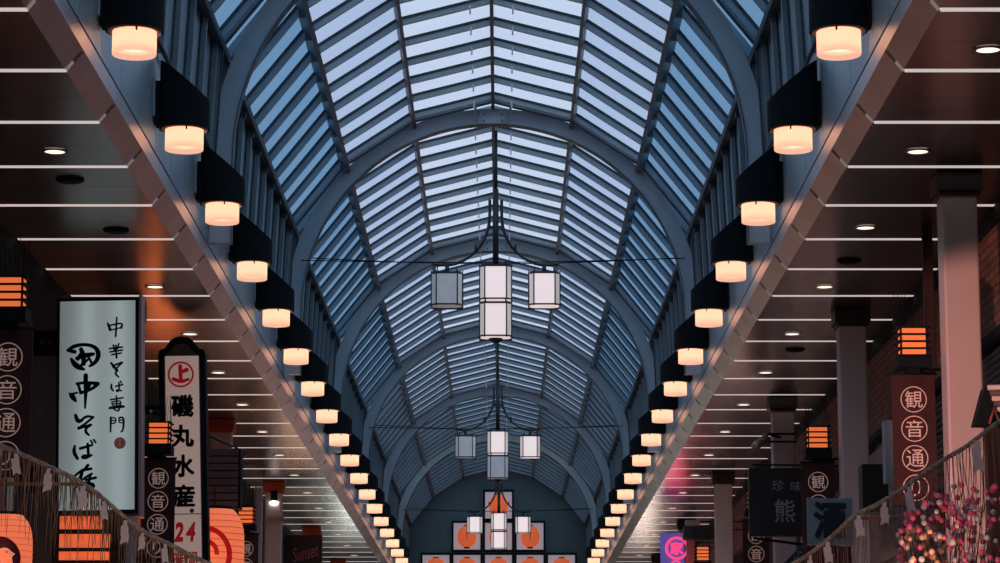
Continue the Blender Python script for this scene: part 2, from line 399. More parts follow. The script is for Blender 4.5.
def make_arch(k, far=False):
    y = ARCH[k]
    lab = {0: 'curved blue-grey steel arch nearest the camera, cut off by the top of the picture',
           1: 'curved blue-grey steel arch carrying the largest, nearest lantern pendant',
           2: 'curved blue-grey steel arch just beyond the nearest lantern pendant',
           3: 'curved blue-grey steel arch carrying the middle lantern pendant',
           4: 'curved blue-grey steel arch between the middle and the farthest lantern pendants',
           5: 'curved blue-grey steel arch carrying the farthest lantern pendant'}.get(k, 'curved blue-grey steel arch behind the camera')
    r = empty('roof_arch', (0, y, hz(6.2)), lab, 'arch', 'steel arches of the arcade roof')
    m = MB(); N = 56; R0, R1, wy = 2.72, 2.94, .07
    ang = [math.pi * i / N for i in range(N + 1)]
    ps = [(math.cos(a), math.sin(a)) for a in ang]
    P = [(R0 * c, R0 * s_, R1 * c, R1 * s_) for c, s_ in ps]
    P = [(R0, -.9, R1, -.9)] + P + [(-R0, -.9, -R1, -.9)]
    vs = []
    for (a, b, c, d) in P: vs += [(a, -wy, b), (c, -wy, d), (c, wy, d), (a, wy, b)]
    fs = []
    for i in range(len(P) - 1):
        for q in range(4): fs.append((4 * i + q, 4 * i + (q + 1) % 4, 4 * i + 4 + (q + 1) % 4, 4 * i + 4 + q))
    fs += [(0, 1, 2, 3), tuple(4 * len(P) - 4 + q for q in (3, 2, 1, 0))]
    m.add(vs, fs, M_RIB)
    m.build('rib', r)
    fl = MB(); vs = []          # bottom flange, wider than the web
    for (a, b, c, d) in P:
        s_ = Vector((a, b)); u = Vector((c - a, d - b)).normalized(); q = s_ - u * .008
        vs += [(q.x, -.085, q.y), (s_.x, -.085, s_.y), (s_.x, .085, s_.y), (q.x, .085, q.y)]
    fl.add(vs, fs, M_BAR); fl.build('flange', r)
    if 0 <= k:
        g = MB(); g.cbox((0, -.09, 2.80), (.36, .04, .17), M_RIB)
        for x in (-.13, .13):
            for z in (2.75, 2.85): g.lathe((x, -.112, z), [(.001, -.008), (.014, -.008), (.014, .004)], M_PURLIN, 8, False, 'y')
        g.build('gusset_plate', r, bevel=.004)
        for sx_ in (-1, 1):
            h = MB(); h.tube([(sx_ * .25, -.1, 2.70), (sx_ * .25, -.1, 2.98)], .018, M_CLIP); h.build('hanger_rod', r)
    return r
for k in range(0, 6): make_arch(k)

# tie cables at the pendant arches
for k, wd in ((1, 'nearest'), (3, 'middle'), (5, 'farthest')):
    for q, (dz, yo, lab) in enumerate(((.0, -.15, 'lower'), (.07, .1, 'upper'))):
        c = MB(); n = 24
        c.tube([(-2.72 + 5.44 * i / n, ARCH[k] + yo, hz(6.93 + dz - .045 * math.sin(math.pi * i / n) * (1 + q) + (.03 * (i / n - .5) if q == 0 else 0))) for i in range(n + 1)], .008, M_BLACK, 6)
        o = c.build('tie_cable'); tag(o, 'thin dark cable across the arcade at the %s pendant, %s of the pair' % (wd, lab), 'cable', 'cables strung across the vault')

# ---------------------------------------------------------------- side walls above the soffits, soffits, edges
Y0, Y1 = -11.7, END_Y
STRIP0, SP = 17.67, 1.65
for sd, nm in ((-1, 'left'), (1, 'right')):
    w = MB()
    yy = Y0
    while yy < Y1:       # vertical wall panels with fine gaps
        y2 = min(yy + 1.1, Y1)
        xs = sorted((sd * 2.96, sd * 3.0)); w.box(xs[0], xs[1], yy + .008, y2 - .008, hz(5.30), hz(6.22), M_WALLP); yy += 1.1
    xs = sorted((sd * 3.02, sd * 3.06)); w.box(xs[0], xs[1], Y0, Y1, hz(5.2), hz(6.3), M_BAR)
    struct(w, 'wall_%s' % nm)
    lp = MB(); xs = sorted((sd * 2.957, sd * 3.02)); lp.box(xs[0], xs[1], Y0, Y1, hz(5.125), hz(5.27), M_LIP); struct(lp, 'trim_1' if sd < 0 else 'trim_2')
    # edge panels (sloping) with a groove at each light strip
    ch = MB(); k = -18
    while True:
        ya = STRIP0 + SP * k + .045; yb = ya + SP - .09; k += 1
        if ya > Y1 - .2: break
        yb = min(yb, Y1)
        pts = [(sd * 3.083, hz(4.97)), (sd * 2.957, hz(5.125)), (sd * 2.985, hz(5.15)), (sd * 3.11, hz(5.00))]
        vs = [(x, ya, z) for x, z in pts] + [(x, yb, z) for x, z in pts]
        ch.add(vs, [(0, 1, 2, 3), (7, 6, 5, 4), (0, 4, 5, 1), (1, 5, 6, 2), (2, 6, 7, 3), (3, 7, 4, 0)], M_CHAM)
    pts = [(sd * 3.11, hz(5.00)), (sd * 2.985, hz(5.15)), (sd * 3.02, hz(5.18)), (sd * 3.15, hz(5.02))]
    vs = [(x, Y0, z) for x, z in pts] + [(x, Y1, z) for x, z in pts]
    ch.add(vs, [(0, 1, 2, 3), (7, 6, 5, 4), (0, 4, 5, 1), (1, 5, 6, 2), (2, 6, 7, 3), (3, 7, 4, 0)], M_LIP)
    struct(ch, 'trim_3' if sd < 0 else 'trim_4')
    # soffit panels, two per strip interval
    so = MB(); k = -18
    xa, xb = sd * 3.083, sd * (4.62 if sd < 0 else 4.646)
    lo, hi = min(xa, xb), max(xa, xb)
    while True:
        ya = STRIP0 + SP * k + .045; yb = ya + SP - .09; k += 1
        if ya > Y1 - .2: break
        mid = (ya + yb) / 2
        so.box(lo, hi, ya, mid - .004, hz(4.97), hz(4.99), M_SOFFIT); so.box(lo, hi, mid + .004, min(yb, Y1), hz(4.97), hz(4.99), M_SOFFIT)
    so.box(lo, hi, Y0, Y1, hz(5.03), hz(5.06), M_BLACK)
    struct(so, 'ceiling')
    k = 0; n = 0
    while STRIP0 + SP * k < 86:
        y = STRIP0 + SP * k; k += 1; n += 1
        st = MB(); st.box(lo + .02, hi, y - .045, y + .045, hz(4.968), hz(4.988), M_STRIP)
        a_, b_ = (sd * 3.085, hz(4.972)), (sd * 3.030, hz(5.038))
        st.hexa([(a_[0], y - .045, a_[1]), (a_[0], y + .045, a_[1]), (b_[0], y + .045, b_[1]), (b_[0], y - .045, b_[1]), (a_[0] + sd * .02, y - .045, a_[1] + .016), (a_[0] + sd * .02, y + .045, a_[1] + .016), (b_[0] + sd * .02, y + .045, b_[1] + .016), (b_[0] + sd * .02, y - .045, b_[1] + .016)], M_STRIPE)
        o = st.build('light_strip'); tag(o, 'thin white strip light across the %s soffit, %s from the front' % (nm, nth(n)), 'strip light', 'strip lights across the %s soffit' % nm)
    # rail pipe on the wall
    rp = MB(); rp.tube([(sd * 2.90, Y0, hz(6.2)), (sd * 2.90, Y1, hz(6.2))], .022, M_PURLIN, 8); o = rp.build('conduit_pipe')
    tag(o, 'dark pipe running the length of the %s wall above the lamps' % nm, 'pipe')

# downlights and dark discs
for sd, nm, X in ((-1, 'left', -3.60), (1, 'right', 3.60)):
    proto = None; n = 0
    for k in range(0, 21):
        y = 18.70 + 3.3 * k
        if y > 84: break
        if sd < 0 and k in (0, 2): continue
        n += 1
        if proto is None:
            r = empty('downlight', (0, 0, 0), '', 'downlight')
            a = MB(); a.lathe((0, 0, 0), [(.085, .0), (.085, -.012), (.108, -.012), (.108, .0)], M_TRIM, 28); a.build('trim_ring', r)
            b = MB(); b.lathe((0, 0, 0), [(.0005, -.006), (.086, -.006), (.086, .0)], M_DOWN, 28, False); b.build('lens', r)
            proto = r
        else: r = copy_tree(proto)
        r.location = (X, y, hz(4.968)); r['label'] = 'round glowing downlight in the %s soffit, %s from the front' % (nm, nth(n)); r['group'] = 'downlights in the %s soffit' % nm
    discs = [(70, 179, 'left'), (116, 229.5, 'left')] if sd < 0 else [(849, 260, 'right'), (795, 349, 'right')]
    for q, (px, py, _) in enumerate(discs):
        D = 4.965 / ((755 - py) * KD); p = at_depth(px, py, D)
        d = MB(); d.lathe((p.x, p.y, hz(4.969)), [(.0005, -.03), (.10, -.028), (.125, -.012), (.125, 0)], M_BLACK, 28)
        o = d.build('ceiling_speaker'); tag(o, 'flat dark disc on the %s soffit, %s of the two' % (nm, 'nearer' if q == 0 else 'farther'), 'ceiling speaker', 'dark ceiling discs')

# ---------------------------------------------------------------- wall lamps
def make_lamp(sd):       # origin on the lamp axis at the height of the glass top; wall towards sd
    r = empty('wall_lamp', (0, 0, 0), '', 'wall lamp')
    n = 36; R = .225; sh = MB(); vb = []; vt = []; ib = []; itp = []
    for k in range(n):
        a = 2 * math.pi * k / n; x, y = R * math.cos(a), R * math.sin(a)
        top = .43 + (x * sd) / R * .19
        vb.append((x, y, -.012)); vt.append((x, y, top)); ib.append((x * .95, y * .95, -.012)); itp.append((x * .95, y * .95, .0))
    vs = vb + vt + ib + itp
    fs = [(k, (k + 1) % n, n + (k + 1) % n, n + k) for k in range(n)] + [(k, 2 * n + k, 2 * n + (k + 1) % n, (k + 1) % n) for k in range(n)]
    fs += [(2 * n + k, 3 * n + k, 3 * n + (k + 1) % n, 2 * n + (k + 1) % n) for k in range(n)]
    fs += [tuple(n + k for k in range(n)), tuple(3 * n + k for k in range(n))]
    sh.add(vs, fs, M_BLACK); sh.build('shade', r)
    w = MB(); w.cbox((sd * .262, 0, .26), (.02, .26, .34), M_WALLP); w.cbox((sd * .23, 0, .22), (.06, .16, .40), M_BLACK); w.build('back_plate', r, bevel=.004)
    rim = MB(); rim.lathe((0, 0, 0), [(.170, -.015), (.205, -.02), (.205, -.002), (.170, -.002)], M_RIM, n); rim.build('rim', r)
    g = MB(); g.lathe((0, 0, 0), [(.166, -.004), (.170, -.01), (.170, -.192), (.166, -.197), (.160, -.192), (.160, -.01)], M_LAMPG, n); 
    g.lathe((0, 0, 0), [(.160, -.155), (.001, -.15)], M_LAMPG, n)
    g.build('glass_cylinder', r)
    b = MB(); b.sphere((0, 0, -.07), .045, M_BULB); b.build('bulb', r)
    c = MB(); c.cbox((-sd * .04, -.19, -.03), (.012, .03, .03), M_BLACK); c.build('clip', r)
    return r
for sd, nm in ((-1, 'left'), (1, 'right')):
    base = None
    for k in range(18):
        if base is None: base = make_lamp(sd); r = base
        else: r = copy_tree(base)
        r.location = (sd * 2.70 + .012, 20.07 + 3.3 * k, hz(5.48))
        r['label'] = 'black slant-topped wall lamp with warm glowing glass, %s from the front on the %s' % (nth(k + 1), nm)
        r['group'] = 'wall lamps along the %s side' % nm

# ---------------------------------------------------------------- lantern pendants
def lantern(parent, x, z, w, h, lit, name='lantern'):
    """a chamfered square glass lantern, the box part of a pendant; centre top at x, z"""
    hw = w / 2; c = w * .16; cage = MB(); fr = MB()
    ring = [(-hw + c, -hw), (hw - c, -hw), (hw, -hw + c), (hw, hw - c), (hw - c, hw), (-hw + c, hw), (-hw, hw - c), (-hw, -hw + c)]
    for i in range(8):
        a, b = ring[i], ring[(i + 1) % 8]
        m = (M_LANG if lit else M_LANO) if i % 2 == 0 else (M_PALE if lit else M_LANO)
        cage.add([(x + a[0], a[1], z), (x + b[0], b[1], z), (x + b[0], b[1], z - h), (x + a[0], a[1], z - h)], [(0, 1, 2, 3)], m)
        fr.tube([(x + a[0], a[1], z + .03), (x + a[0], a[1], z - h - .01)], .011, M_LANF, 6)
        for zz in (z - .004, z - h + .008): fr.tube([(x + a[0], a[1], zz), (x + b[0], b[1], zz)], .012, M_LANF, 6)
    cage.add([(x + a, b, z - h + .02) for a, b in ring], [tuple(range(8))], M_LANG if lit else M_LANO)
    for sx_, sy_ in ((-1, -1), (1, -1), (-1, 1), (1, 1)): fr.tube([(x + sx_ * hw * .62, sy_ * hw * .62, z - .0), (x + sx_ * hw * .62, sy_ * hw * .62, z + .10)], .008, M_LANF, 6)
    fr.cbox((x, 0, z + .012), (w * .9, w * .9, .014), M_LANF)
    o = cage.build(name, parent); fr.build('frame', o)
    o['label'] = 'lit white lantern' if lit else 'unlit grey lantern'
    return o
def pendant(k, lits, lab):
    r = empty('lantern_pendant', (.04, ARCH[k], hz(6.83)), lab, 'pendant light', 'lantern pendants under the ridge')
    p = MB(); p.tube([(0, 0, .02), (0, 0, 1.15)], .042, M_LANF, 12); p.tube([(0, 0, 1.1), (0, 0, 2.0)], .026, M_LANF, 8); p.build('pole', r)
    for sd in (-1, 1):
        a = MB(); q = [(.085, .99), (.085, .68), (.12, .52), (.20, .34), (.33, .19), (.52, .07), (.70, .035), (.90, .06)]
        pts = [Vector((sd * x, 0, z)) for x, z in q]
        for _ in range(2):
            nn = [pts[0]]
            for i in range(len(pts) - 1): nn += [pts[i] * .75 + pts[i + 1] * .25, pts[i] * .25 + pts[i + 1] * .75]
            pts = nn + [pts[-1]]
        a.tube(pts, .022, M_LANF, 8); a.tube([(sd * .69, 0, .04), (sd * .69, 0, -.08)], .03, M_LANF, 8)
        a.tube([(sd * .085, 0, .60), (0, 0, .60)], .015, M_LANF, 6); a.tube([(sd * .28, -.01, .24), (sd * .28, -.01, .34)], .02, M_LANF, 6)
        a.build('curved_arm', r)
    lantern(r, 0, 0, .45, .48, lits[0]); lantern(r, 0, -.53, .45, .48, lits[1])
    lantern(r, -.69, -.10, .44, .46, lits[2]); lantern(r, .69, -.10, .44, .46, lits[3])
    b = MB(); b.lathe((0, 0, -1.03), [(.0005, -.06), (.05, -.05), (.10, 0), (.1, .015)], M_LANF, 16); b.build('finial', r)
pendant(1, (1, 1, 0, 1), 'largest hanging pendant of four box lanterns, only its left lantern unlit')
pendant(3, (1, 0, 0, 1), 'middle hanging pendant of box lanterns, its left and lowest lanterns unlit')
pendant(5, (1, 1, 1, 1), 'farthest small pendant of four lit box lanterns before the end wall')

# ---------------------------------------------------------------- end wall with framed lantern pictures
ew = MB(); poly = [(x, z) for x, z in PROF]; poly = [(-6, 0)] + [(-6, hz(5.1)), (-3.0, hz(5.1))] + poly + [(3.0, hz(5.1)), (6, hz(5.1)), (6, 0)]
ew.prism(poly, END_Y, END_Y + .2, M_END)
struct(ew, 'wall_end')
DE = (END_Y - .12) * CT + .52
def framed(px, py0, labpos, first=True):
    D = DE; p = at(px, py0, D); sc = D / F; w = 31 * sc; h = 31 * sc
    y = END_Y - .12; zt = at(px, py0, D).z; zc = zt - h / 2
    r = empty('lantern_picture', (p.x, y, zt - h), 'framed pale panel with orange lantern, ' + labpos, 'framed panel', 'framed lantern panels on the end wall')
    f = MB(); t = 2.0 * sc
    f.box(-w / 2, -w / 2 + t, -.06, .06, 0, h, M_BLACK); f.box(w / 2 - t, w / 2, -.06, .06, 0, h, M_BLACK)
    f.box(-w / 2 + t, w / 2 - t, -.06, .06, 0, t, M_BLACK); f.box(-w / 2 + t, w / 2 - t, -.06, .06, h - t, h, M_BLACK); f.build('frame', r)
    b = MB(); b.box(-w / 2 + t, w / 2 - t, .02, .05, t, h - t, M_PICT); b.build('panel', r)
    l = MB(); R = 9.5 * sc; l.lathe((0, -R * .9, h * .47), [(.28 * R, -1.12 * R), (.62 * R, -.98 * R), (.9 * R, -.6 * R), (R, -.1 * R), (.97 * R, .35 * R), (.75 * R, .85 * R), (.3 * R, 1.12 * R)], M_PAPERR, 24)
    lo = l.build('paper_lantern', r)
    c = MB(); c.lathe((0, -R * .9, h * .47), [(.0005, 1.24 * R), (.3 * R, 1.22 * R), (.32 * R, 1.08 * R)], M_BLACK, 16); c.lathe((0, -R * .9, h * .47), [(.32 * R, -1.08 * R), (.3 * R, -1.24 * R), (.0005, -1.24 * R)], M_BLACK, 16); c.build('cap', lo)
    k = MB()
    for zz in (.25, 0, -.25): put_text(k, '祭', 0, -R * 1.93, h * .47 + zz * R, .2 * R, .2 * R, M_MAROON)
    k.build('lettering', lo)
framed(498.5, 490, 'topmost on the end wall')
for px, s_ in ((467, 'left'), (498.5, 'middle'), (530, 'right')): framed(px, 521, '%s one of the row of three' % s_)
for px, s_ in ((436, 'far left'), (467, 'second from left'), (498.5, 'middle'), (530, 'second from right'), (561.5, 'far right')): framed(px, 553, '%s of the lowest row of five' % s_)

# ---------------------------------------------------------------- columns
def column(px, D, nm, cap, X=4.08):
    X = X if nm == 'right' else -X
    y = (D - .86) / CT
    r = empty('arcade_column', (X, y, 0), '', 'column', 'columns under the %s soffit' % nm)
    c = MB(); w = .153; c.box(-w, w, -w, w, 0, hz(4.78), M_COL); c.build('shaft', r, bevel=.02)
    k = MB(); k.box(-.20, .20, -.20, .20, hz(4.80), hz(4.965), cap); k.box(-.175, .175, -.175, .175, hz(4.76), hz(4.80), cap); k.build('capital', r, bevel=.008)
    return r
rc = [column(0, D, 'right', M_CAP) for D in (23.5, 30.6, 38.1, 48.3, 58.0, 68.0)]
for r, l in zip(rc, ('nearest, tinted pink by an added light', 'second from the front, behind the nearer circle banner', 'third, carrying a silver camera', 'fourth, beside the pink neon sign', 'fifth from the front', 'sixth and farthest')): r['label'] = 'square pale column under the right soffit, ' + l
lc = [column(0, D, 'left', M_CAPO) for D in (21.1, 30.3, 40.6, 49.9, 59.8, 69.5)]
for r, l in zip(lc, ('nearest, at the left picture edge', 'second, behind the white soba sign', 'third, right of the tall red and black sign', 'fourth, with a small white spotlight', 'fifth from the front', 'sixth and farthest')): r['label'] = 'square pale column with orange-lit capital on the left, ' + l

# ---------------------------------------------------------------- circle banners and their slatted lamps
CH = ['観', '音', '通', 'り']
def banner(D, side, tint, lab_b, lab_l):
    X = 3.715 * side; y = (D - .6) / CT
    r = empty('street_banner', (X, y, hz(2.13)), lab_b, 'banner', 'maroon banners with circled characters')
    c = MB(); c.box(-.188, .188, -.012, .012, 0, 1.14, M_BANNER); c.build('cloth', r)
    t = MB()
    for i, chh in enumerate(CH):
        z = 1.14 - .215 - i * .257
        t.ring((0, -.017, z), .106, .114, M_PINKW); put_text(t, chh, 0, -.018, z, .15 if chh != 'り' else .09, .15, M_PINKW)
    t.build('lettering', r)
    b = MB(); s = side
    for z in (1.15, .0): q = MB(); q.tube([(-.2, 0, z), (.2, 0, z)], .014, M_BLACK, 8); q.build('rod', r)
    b.tube([(s * .17, 0, 1.14), (s * .17, 0, 1.185), (s * .19, .0, 1.19), (s * .36, .0, 1.19)], .012, M_BLACK, 8)
    b.build('bracket', r)
    l = empty('slatted_lamp', (X, y, hz(3.30)), lab_l, 'lamp', 'slatted orange lamps above the banners')
    q = MB(); q.box(-.105, .105, -.105, .105, .125, .375, M_ORANGE); q.build('glowing_panel', l)
    for i in range(5):
        f = MB(); z = .12 + i * .062
        for u in (-1, 1):
            f.box(-.145, .145, u * .115 - .012, u * .115 + .012, z, z + .016, M_BLACK); f.box(u * .125 - .012, u * .125 + .012, -.14, .14, z, z + .016, M_BLACK)
        f.build('slat_frame', l)
    for u in (-1, 1):
        for v in (-1, 1):
            f = MB(); f.box(u * .112 - .008, u * .112 + .008, v * .112 - .008, v * .112 + .008, .1, .39, M_BLACK); f.build('post', l)
    f = MB(); f.box(-.15, .15, -.15, .15, .02, .115, M_BLACK); f.box(-.06, .06, -.06, .06, -.02, .02, M_BLACK)
    f.tube([(side * .05, 0, 0), (side * .23, 0, 0.02)], .014, M_BLACK); f.build('base', l)
    f = MB()
    for i in range(16):
        x = -.14 + .28 * i / 15; f.tube([(x, random.uniform(-.1, .1), .385), (x + random.uniform(-.02, .02), random.uniform(-.1, .1), .385 + random.uniform(.18, .36))], .0025, M_BLACK, 4)
    f.box(-.14, .14, -.02, .02, .38, .392, M_BLACK); f.build('spikes', l)
banner(21.1, -1, 0, 'maroon banner with circled white characters at the left picture edge', 'slatted orange lamp at the left picture edge')
banner(30.3, -1, 0, 'maroon banner with circled white characters before the tall cream sign', 'slatted orange lamp before the tall cream sign')
banner(40.6, -1, 0, 'maroon banner with circled characters right of the big orange lantern', 'slatted orange lamp right of the grey slatted box')
banner(23.6, 1, 0, 'maroon banner with circled characters beside the nearest right-hand column', 'slatted orange lamp beside the nearest right-hand column')
banner(30.7, 1, 0, 'maroon banner with circled characters behind the pale blue sake sign', 'slatted orange lamp above the pale blue sake sign')
banner(38.2, 1, 0, 'maroon banner with circled characters below the black bear sign', 'slatted orange lamp behind the black bear sign')
banner(48.3, 1, 0, 'small far maroon banner right of the pink neon sign', 'small far slatted orange lamp right of the pink neon sign')

# ---------------------------------------------------------------- sign A : soba shop light box
DA = 27.0
def pxz(px, py, D, org): p = at(px, py, D); return (p.x - org.x, p.z - org.z)
org = at(100, 515, DA); org_y = org.y
sa = empty('light_box_sign', org, 'pale glowing light box sign with black brushed noodle shop characters', 'sign')
sc = DA / F; sa.rotation_euler.y = math.radians(-1.1)
org_ = org; org = at(98, 515, DA); tl = pxz(59.5, 297.5, DA, org); brr = pxz(137.5, 514, DA, org)
m = MB(); t = .035
m.box(tl[0], brr[0], .0, .26, brr[1], tl[1], M_BLACK); m.build('case', sa, bevel=.006)
_nt = M_SIGNF.node_tree; _tc = _nt.nodes.new('ShaderNodeTexCoord'); _sx = _nt.nodes.new('ShaderNodeSeparateXYZ'); _nt.links.new(_tc.outputs['Object'], _sx.inputs[0])
_sum = None     # two upright tubes glow through the diffuser
for _c in (-.14, .19):
    _a = _nt.nodes.new('ShaderNodeMath'); _a.operation = 'SUBTRACT'; _a.inputs[1].default_value = _c; _nt.links.new(_sx.outputs['X'], _a.inputs[0])
    _b = _nt.nodes.new('ShaderNodeMath'); _b.operation = 'MULTIPLY'; _nt.links.new(_a.outputs[0], _b.inputs[0]); _nt.links.new(_a.outputs[0], _b.inputs[1])
    _d = _nt.nodes.new('ShaderNodeMath'); _d.operation = 'MULTIPLY_ADD'; _d.inputs[1].default_value = 60; _d.inputs[2].default_value = 1; _nt.links.new(_b.outputs[0], _d.inputs[0])
    _e2 = _nt.nodes.new('ShaderNodeMath'); _e2.operation = 'DIVIDE'; _e2.inputs[0].default_value = .22; _nt.links.new(_d.outputs[0], _e2.inputs[1])
    if _sum is None: _sum = _e2
    else:
        _f2 = _nt.nodes.new('ShaderNodeMath'); _nt.links.new(_sum.outputs[0], _f2.inputs[0]); _nt.links.new(_e2.outputs[0], _f2.inputs[1]); _sum = _f2
_g2 = _nt.nodes.new('ShaderNodeMath'); _g2.inputs[1].default_value = .12; _nt.links.new(_sum.outputs[0], _g2.inputs[0]); _nt.links.new(_g2.outputs[0], _nt.nodes['Principled BSDF'].inputs['Emission Strength'])
m = MB(); m.box(tl[0] + .03, brr[0] - .05, -.006, .004, brr[1] + .04, tl[1] - .035, M_SIGNF); m.build('light_panel', sa)
m = MB(); m.box(brr[0] - .012, brr[0] + .012, -.012, .27, brr[1] - .03, tl[1] + .03, M_CHAM); m.build('edge_trim', sa)
for i, xx in enumerate((-.22, .17)):
    pass
LET = [  # (crop, points, widths) crop 1 origin (55,290), crop 2 origin (55,400), 4.69 px per pixel
 (1, [(66, 281), (92, 263), (125, 255), (165, 256), (198, 270), (211, 296), (205, 325), (188, 345), (168, 356)], [9, 12, 10, 10, 12, 15, 13, 11, 8]),
 (1, [(66, 281), (98, 288)], [9, 12]), (1, [(82, 322), (98, 348), (118, 362), (140, 371)], [9, 18, 16, 8]),
 (1, [(128, 276), (138, 300), (140, 346)], [12, 16, 12]), (1, [(106, 318), (140, 308), (186, 300)], [9, 18, 10]), (1, [(112, 322), (130, 292)], [12, 8]), (1, [(130, 350), (160, 325)], [10, 7]), (1, [(160, 305), (178, 345)], [7, 8]),
 (1, [(148, 400), (147, 470), (142, 552)], [14, 12, 6]), (1, [(106, 438), (150, 432), (204, 440)], [9, 8, 12]), (1, [(112, 440), (122, 478)], [8, 9]), (1, [(204, 440), (178, 464), (122, 482)], [12, 9, 9]), (1, [(72, 484), (84, 498), (98, 518)], [7, 18, 9]), (1, [(76, 488), (106, 480)], [8, 6]), (1, [(165, 440), (152, 475)], [12, 10]),
 (2, [(97, 70), (106, 100), (126, 94)], [10, 14, 9]), (2, [(122, 94), (148, 74), (180, 80)], [7, 8, 6]), (2, [(180, 80), (140, 112), (110, 132)], [7, 7, 9]), (2, [(110, 130), (140, 124), (168, 116)], [9, 8, 8]), (2, [(168, 116), (142, 134), (144, 152), (158, 164)], [8, 7, 10, 6]),
 (2, [(90, 214), (85, 245), (102, 273)], [7, 12, 9]), (2, [(116, 226), (172, 211)], [9, 7]), (2, [(151, 205), (154, 262)], [8, 9]), (2, [(154, 260), (130, 258), (122, 270), (142, 272), (168, 258)], [6, 7, 8, 8, 7]), (2, [(166, 190), (173, 202)], 6), (2, [(180, 186), (188, 199)], 6),
 (2, [(150, 306), (133, 326)], [10, 8]), (2, [(90, 352), (122, 328), (166, 322)], [7, 9, 8]), (2, [(125, 327), (112, 372), (80, 428)], [9, 12, 5]), (2, [(168, 345), (138, 362), (118, 378)], [7, 8, 5]), (2, [(140, 374), (186, 364)], [8, 8]), (2, [(162, 348), (152, 388)], [7, 9]), (2, [(136, 388), (184, 398), (152, 424)], [10, 11, 9]), (2, [(150, 424), (190, 440)], [10, 7]),
 (1, [(256, 158), (267, 188)], [6, 9]), (1, [(262, 168), (328, 155), (318, 180)], [5, 5, 7]), (1, [(268, 190), (316, 179)], 4), (1, [(299, 130), (292, 219)], [5, 6]),
 (1, [(262, 276), (323, 270)], 5), (1, [(280, 260), (284, 284)], 5), (1, [(306, 254), (299, 278)], 5), (1, [(264, 292), (323, 284)], 5), (1, [(292, 262), (294, 320)], 6), (1, [(272, 305), (316, 298)], 5),
 (1, [(268, 343), (282, 364)], [6, 10]), (1, [(284, 354), (320, 342)], 6), (1, [(320, 344), (280, 380), (304, 374), (284, 392), (302, 410)], [5, 6, 5, 7, 5]),
 (1, [(268, 444), (266, 462), (276, 474)], [5, 7, 5]), (1, [(288, 454), (320, 446)], 5), (1, [(303, 436), (304, 476), (290, 478), (292, 470), (314, 474)], 5), (1, [(311, 430), (314, 438)], 5),
 (1, [(262, 516), (320, 508)], 5), (1, [(290, 500), (291, 548)], 5), (1, [(268, 526), (312, 520), (308, 545)], 4), (1, [(268, 526), (270, 546), (308, 544)], 4), (1, [(270, 536), (308, 533)], 4), (1, [(256, 556), (324, 550)], 6),
 (2, [(258, 36), (322, 30)], 5), (2, [(306, 22), (300, 55), (286, 50)], [5, 6, 4]), (2, [(274, 40), (284, 50)], 5),
 (2, [(262, 84), (259, 150)], [7, 5]), (2, [(262, 86), (286, 84), (285, 110), (262, 112)], 4), (2, [(262, 98), (285, 97)], 4), (2, [(300, 86), (324, 82), (318, 146), (308, 152)], [5, 6, 6, 4]), (2, [(300, 86), (300, 110), (320, 108)], 4), (2, [(300, 97), (320, 96)], 4),
]
m = MB()
for i, (cn, pts, ws) in enumerate(LET):
    oy = 290 if cn == 1 else 400
    P = [pxz(55 + a / 4.69, oy + b / 4.69, DA, org) for a, b in pts]
    if not isinstance(ws, list): ws = [ws] * len(P)
    m.stroke(P, [w * 1.6 / 4.69 * sc for w in ws], -.011 - .0002 * (i % 7), M_INK)
m.build('lettering', sa)
m = MB(); cxz = pxz(119.4, 443.5, DA, org); m.disc((cxz[0], -.010, cxz[1]), .058, M_SEAL)
o = m.build('seal', sa); o['label'] = 'small round red seal'
m = MB(); m.ring((cxz[0], -.014, cxz[1]), .040, .043, M_PINKW, n=20); 
for a, b in (((-.02, .02), (.02, .02)), ((-.02, 0), (.02, 0)), ((-.02, -.02), (.02, -.02)), ((0, .03), (0, -.03))): m.stroke([(cxz[0] + a[0], cxz[1] + a[1]), (cxz[0] + b[0], cxz[1] + b[1])], .003, -.0145, M_PINKW)
m.build('lettering', sa)
for py in (341, 478):
    m = MB()
    z = pxz(59, py, DA, org)[1]; m.box(-1.02 + .0, tl[0] + .01, .06, .20, z - .13, z + .13, M_BLACK)
    for xx in (-.60, -.52): m.tube([(xx, .05, z), (xx, .03, z)], .02, M_BAR)
    m.build('bracket', sa)

# ---------------------------------------------------------------- sign B : tall rounded-top cream sign
DB = 31.0; scb = DB / F
org = at(185.5, 600, DB)
sb = empty('tall_shop_sign', org, 'tall cream sign with curved black frame, red circle emblem and black characters', 'sign')
sb.rotation_euler.y = math.radians(-.9)
org = at(182, 600, DB)
def bz(px, py): return pxz(px, py, DB, org)
out = [(158.5, 600), (158.5, 355), (159.5, 350), (165, 348), (171, 340), (176, 337), (182, 336), (188, 337), (193, 340), (199, 348), (204.5, 350), (205.5, 355), (205.5, 600)]
m = MB(); m.prism([bz(*p) for p in out], 0, .22, M_BLACK); m.build('case', sb)
inn = [(164, 598), (164, 357), (170, 352), (176, 345), (182, 343), (188, 345), (194, 352), (200, 357), (200, 598)]
m = MB(); m.prism([bz(*p) for p in inn], -.008, .005, M_SLAT); m.build('inner_panel', sb)
m = MB(); m.prism([bz(*p) for p in ((165.5, 597), (165.5, 356), (199, 356), (199, 597))], -.014, -.007, M_SIGNC); m.build('light_panel', sb)
m = MB(); c = bz(181, 374.5)
m.ring((c[0], -.018, c[1]), 11.3 * scb, 13.2 * scb, M_RED)
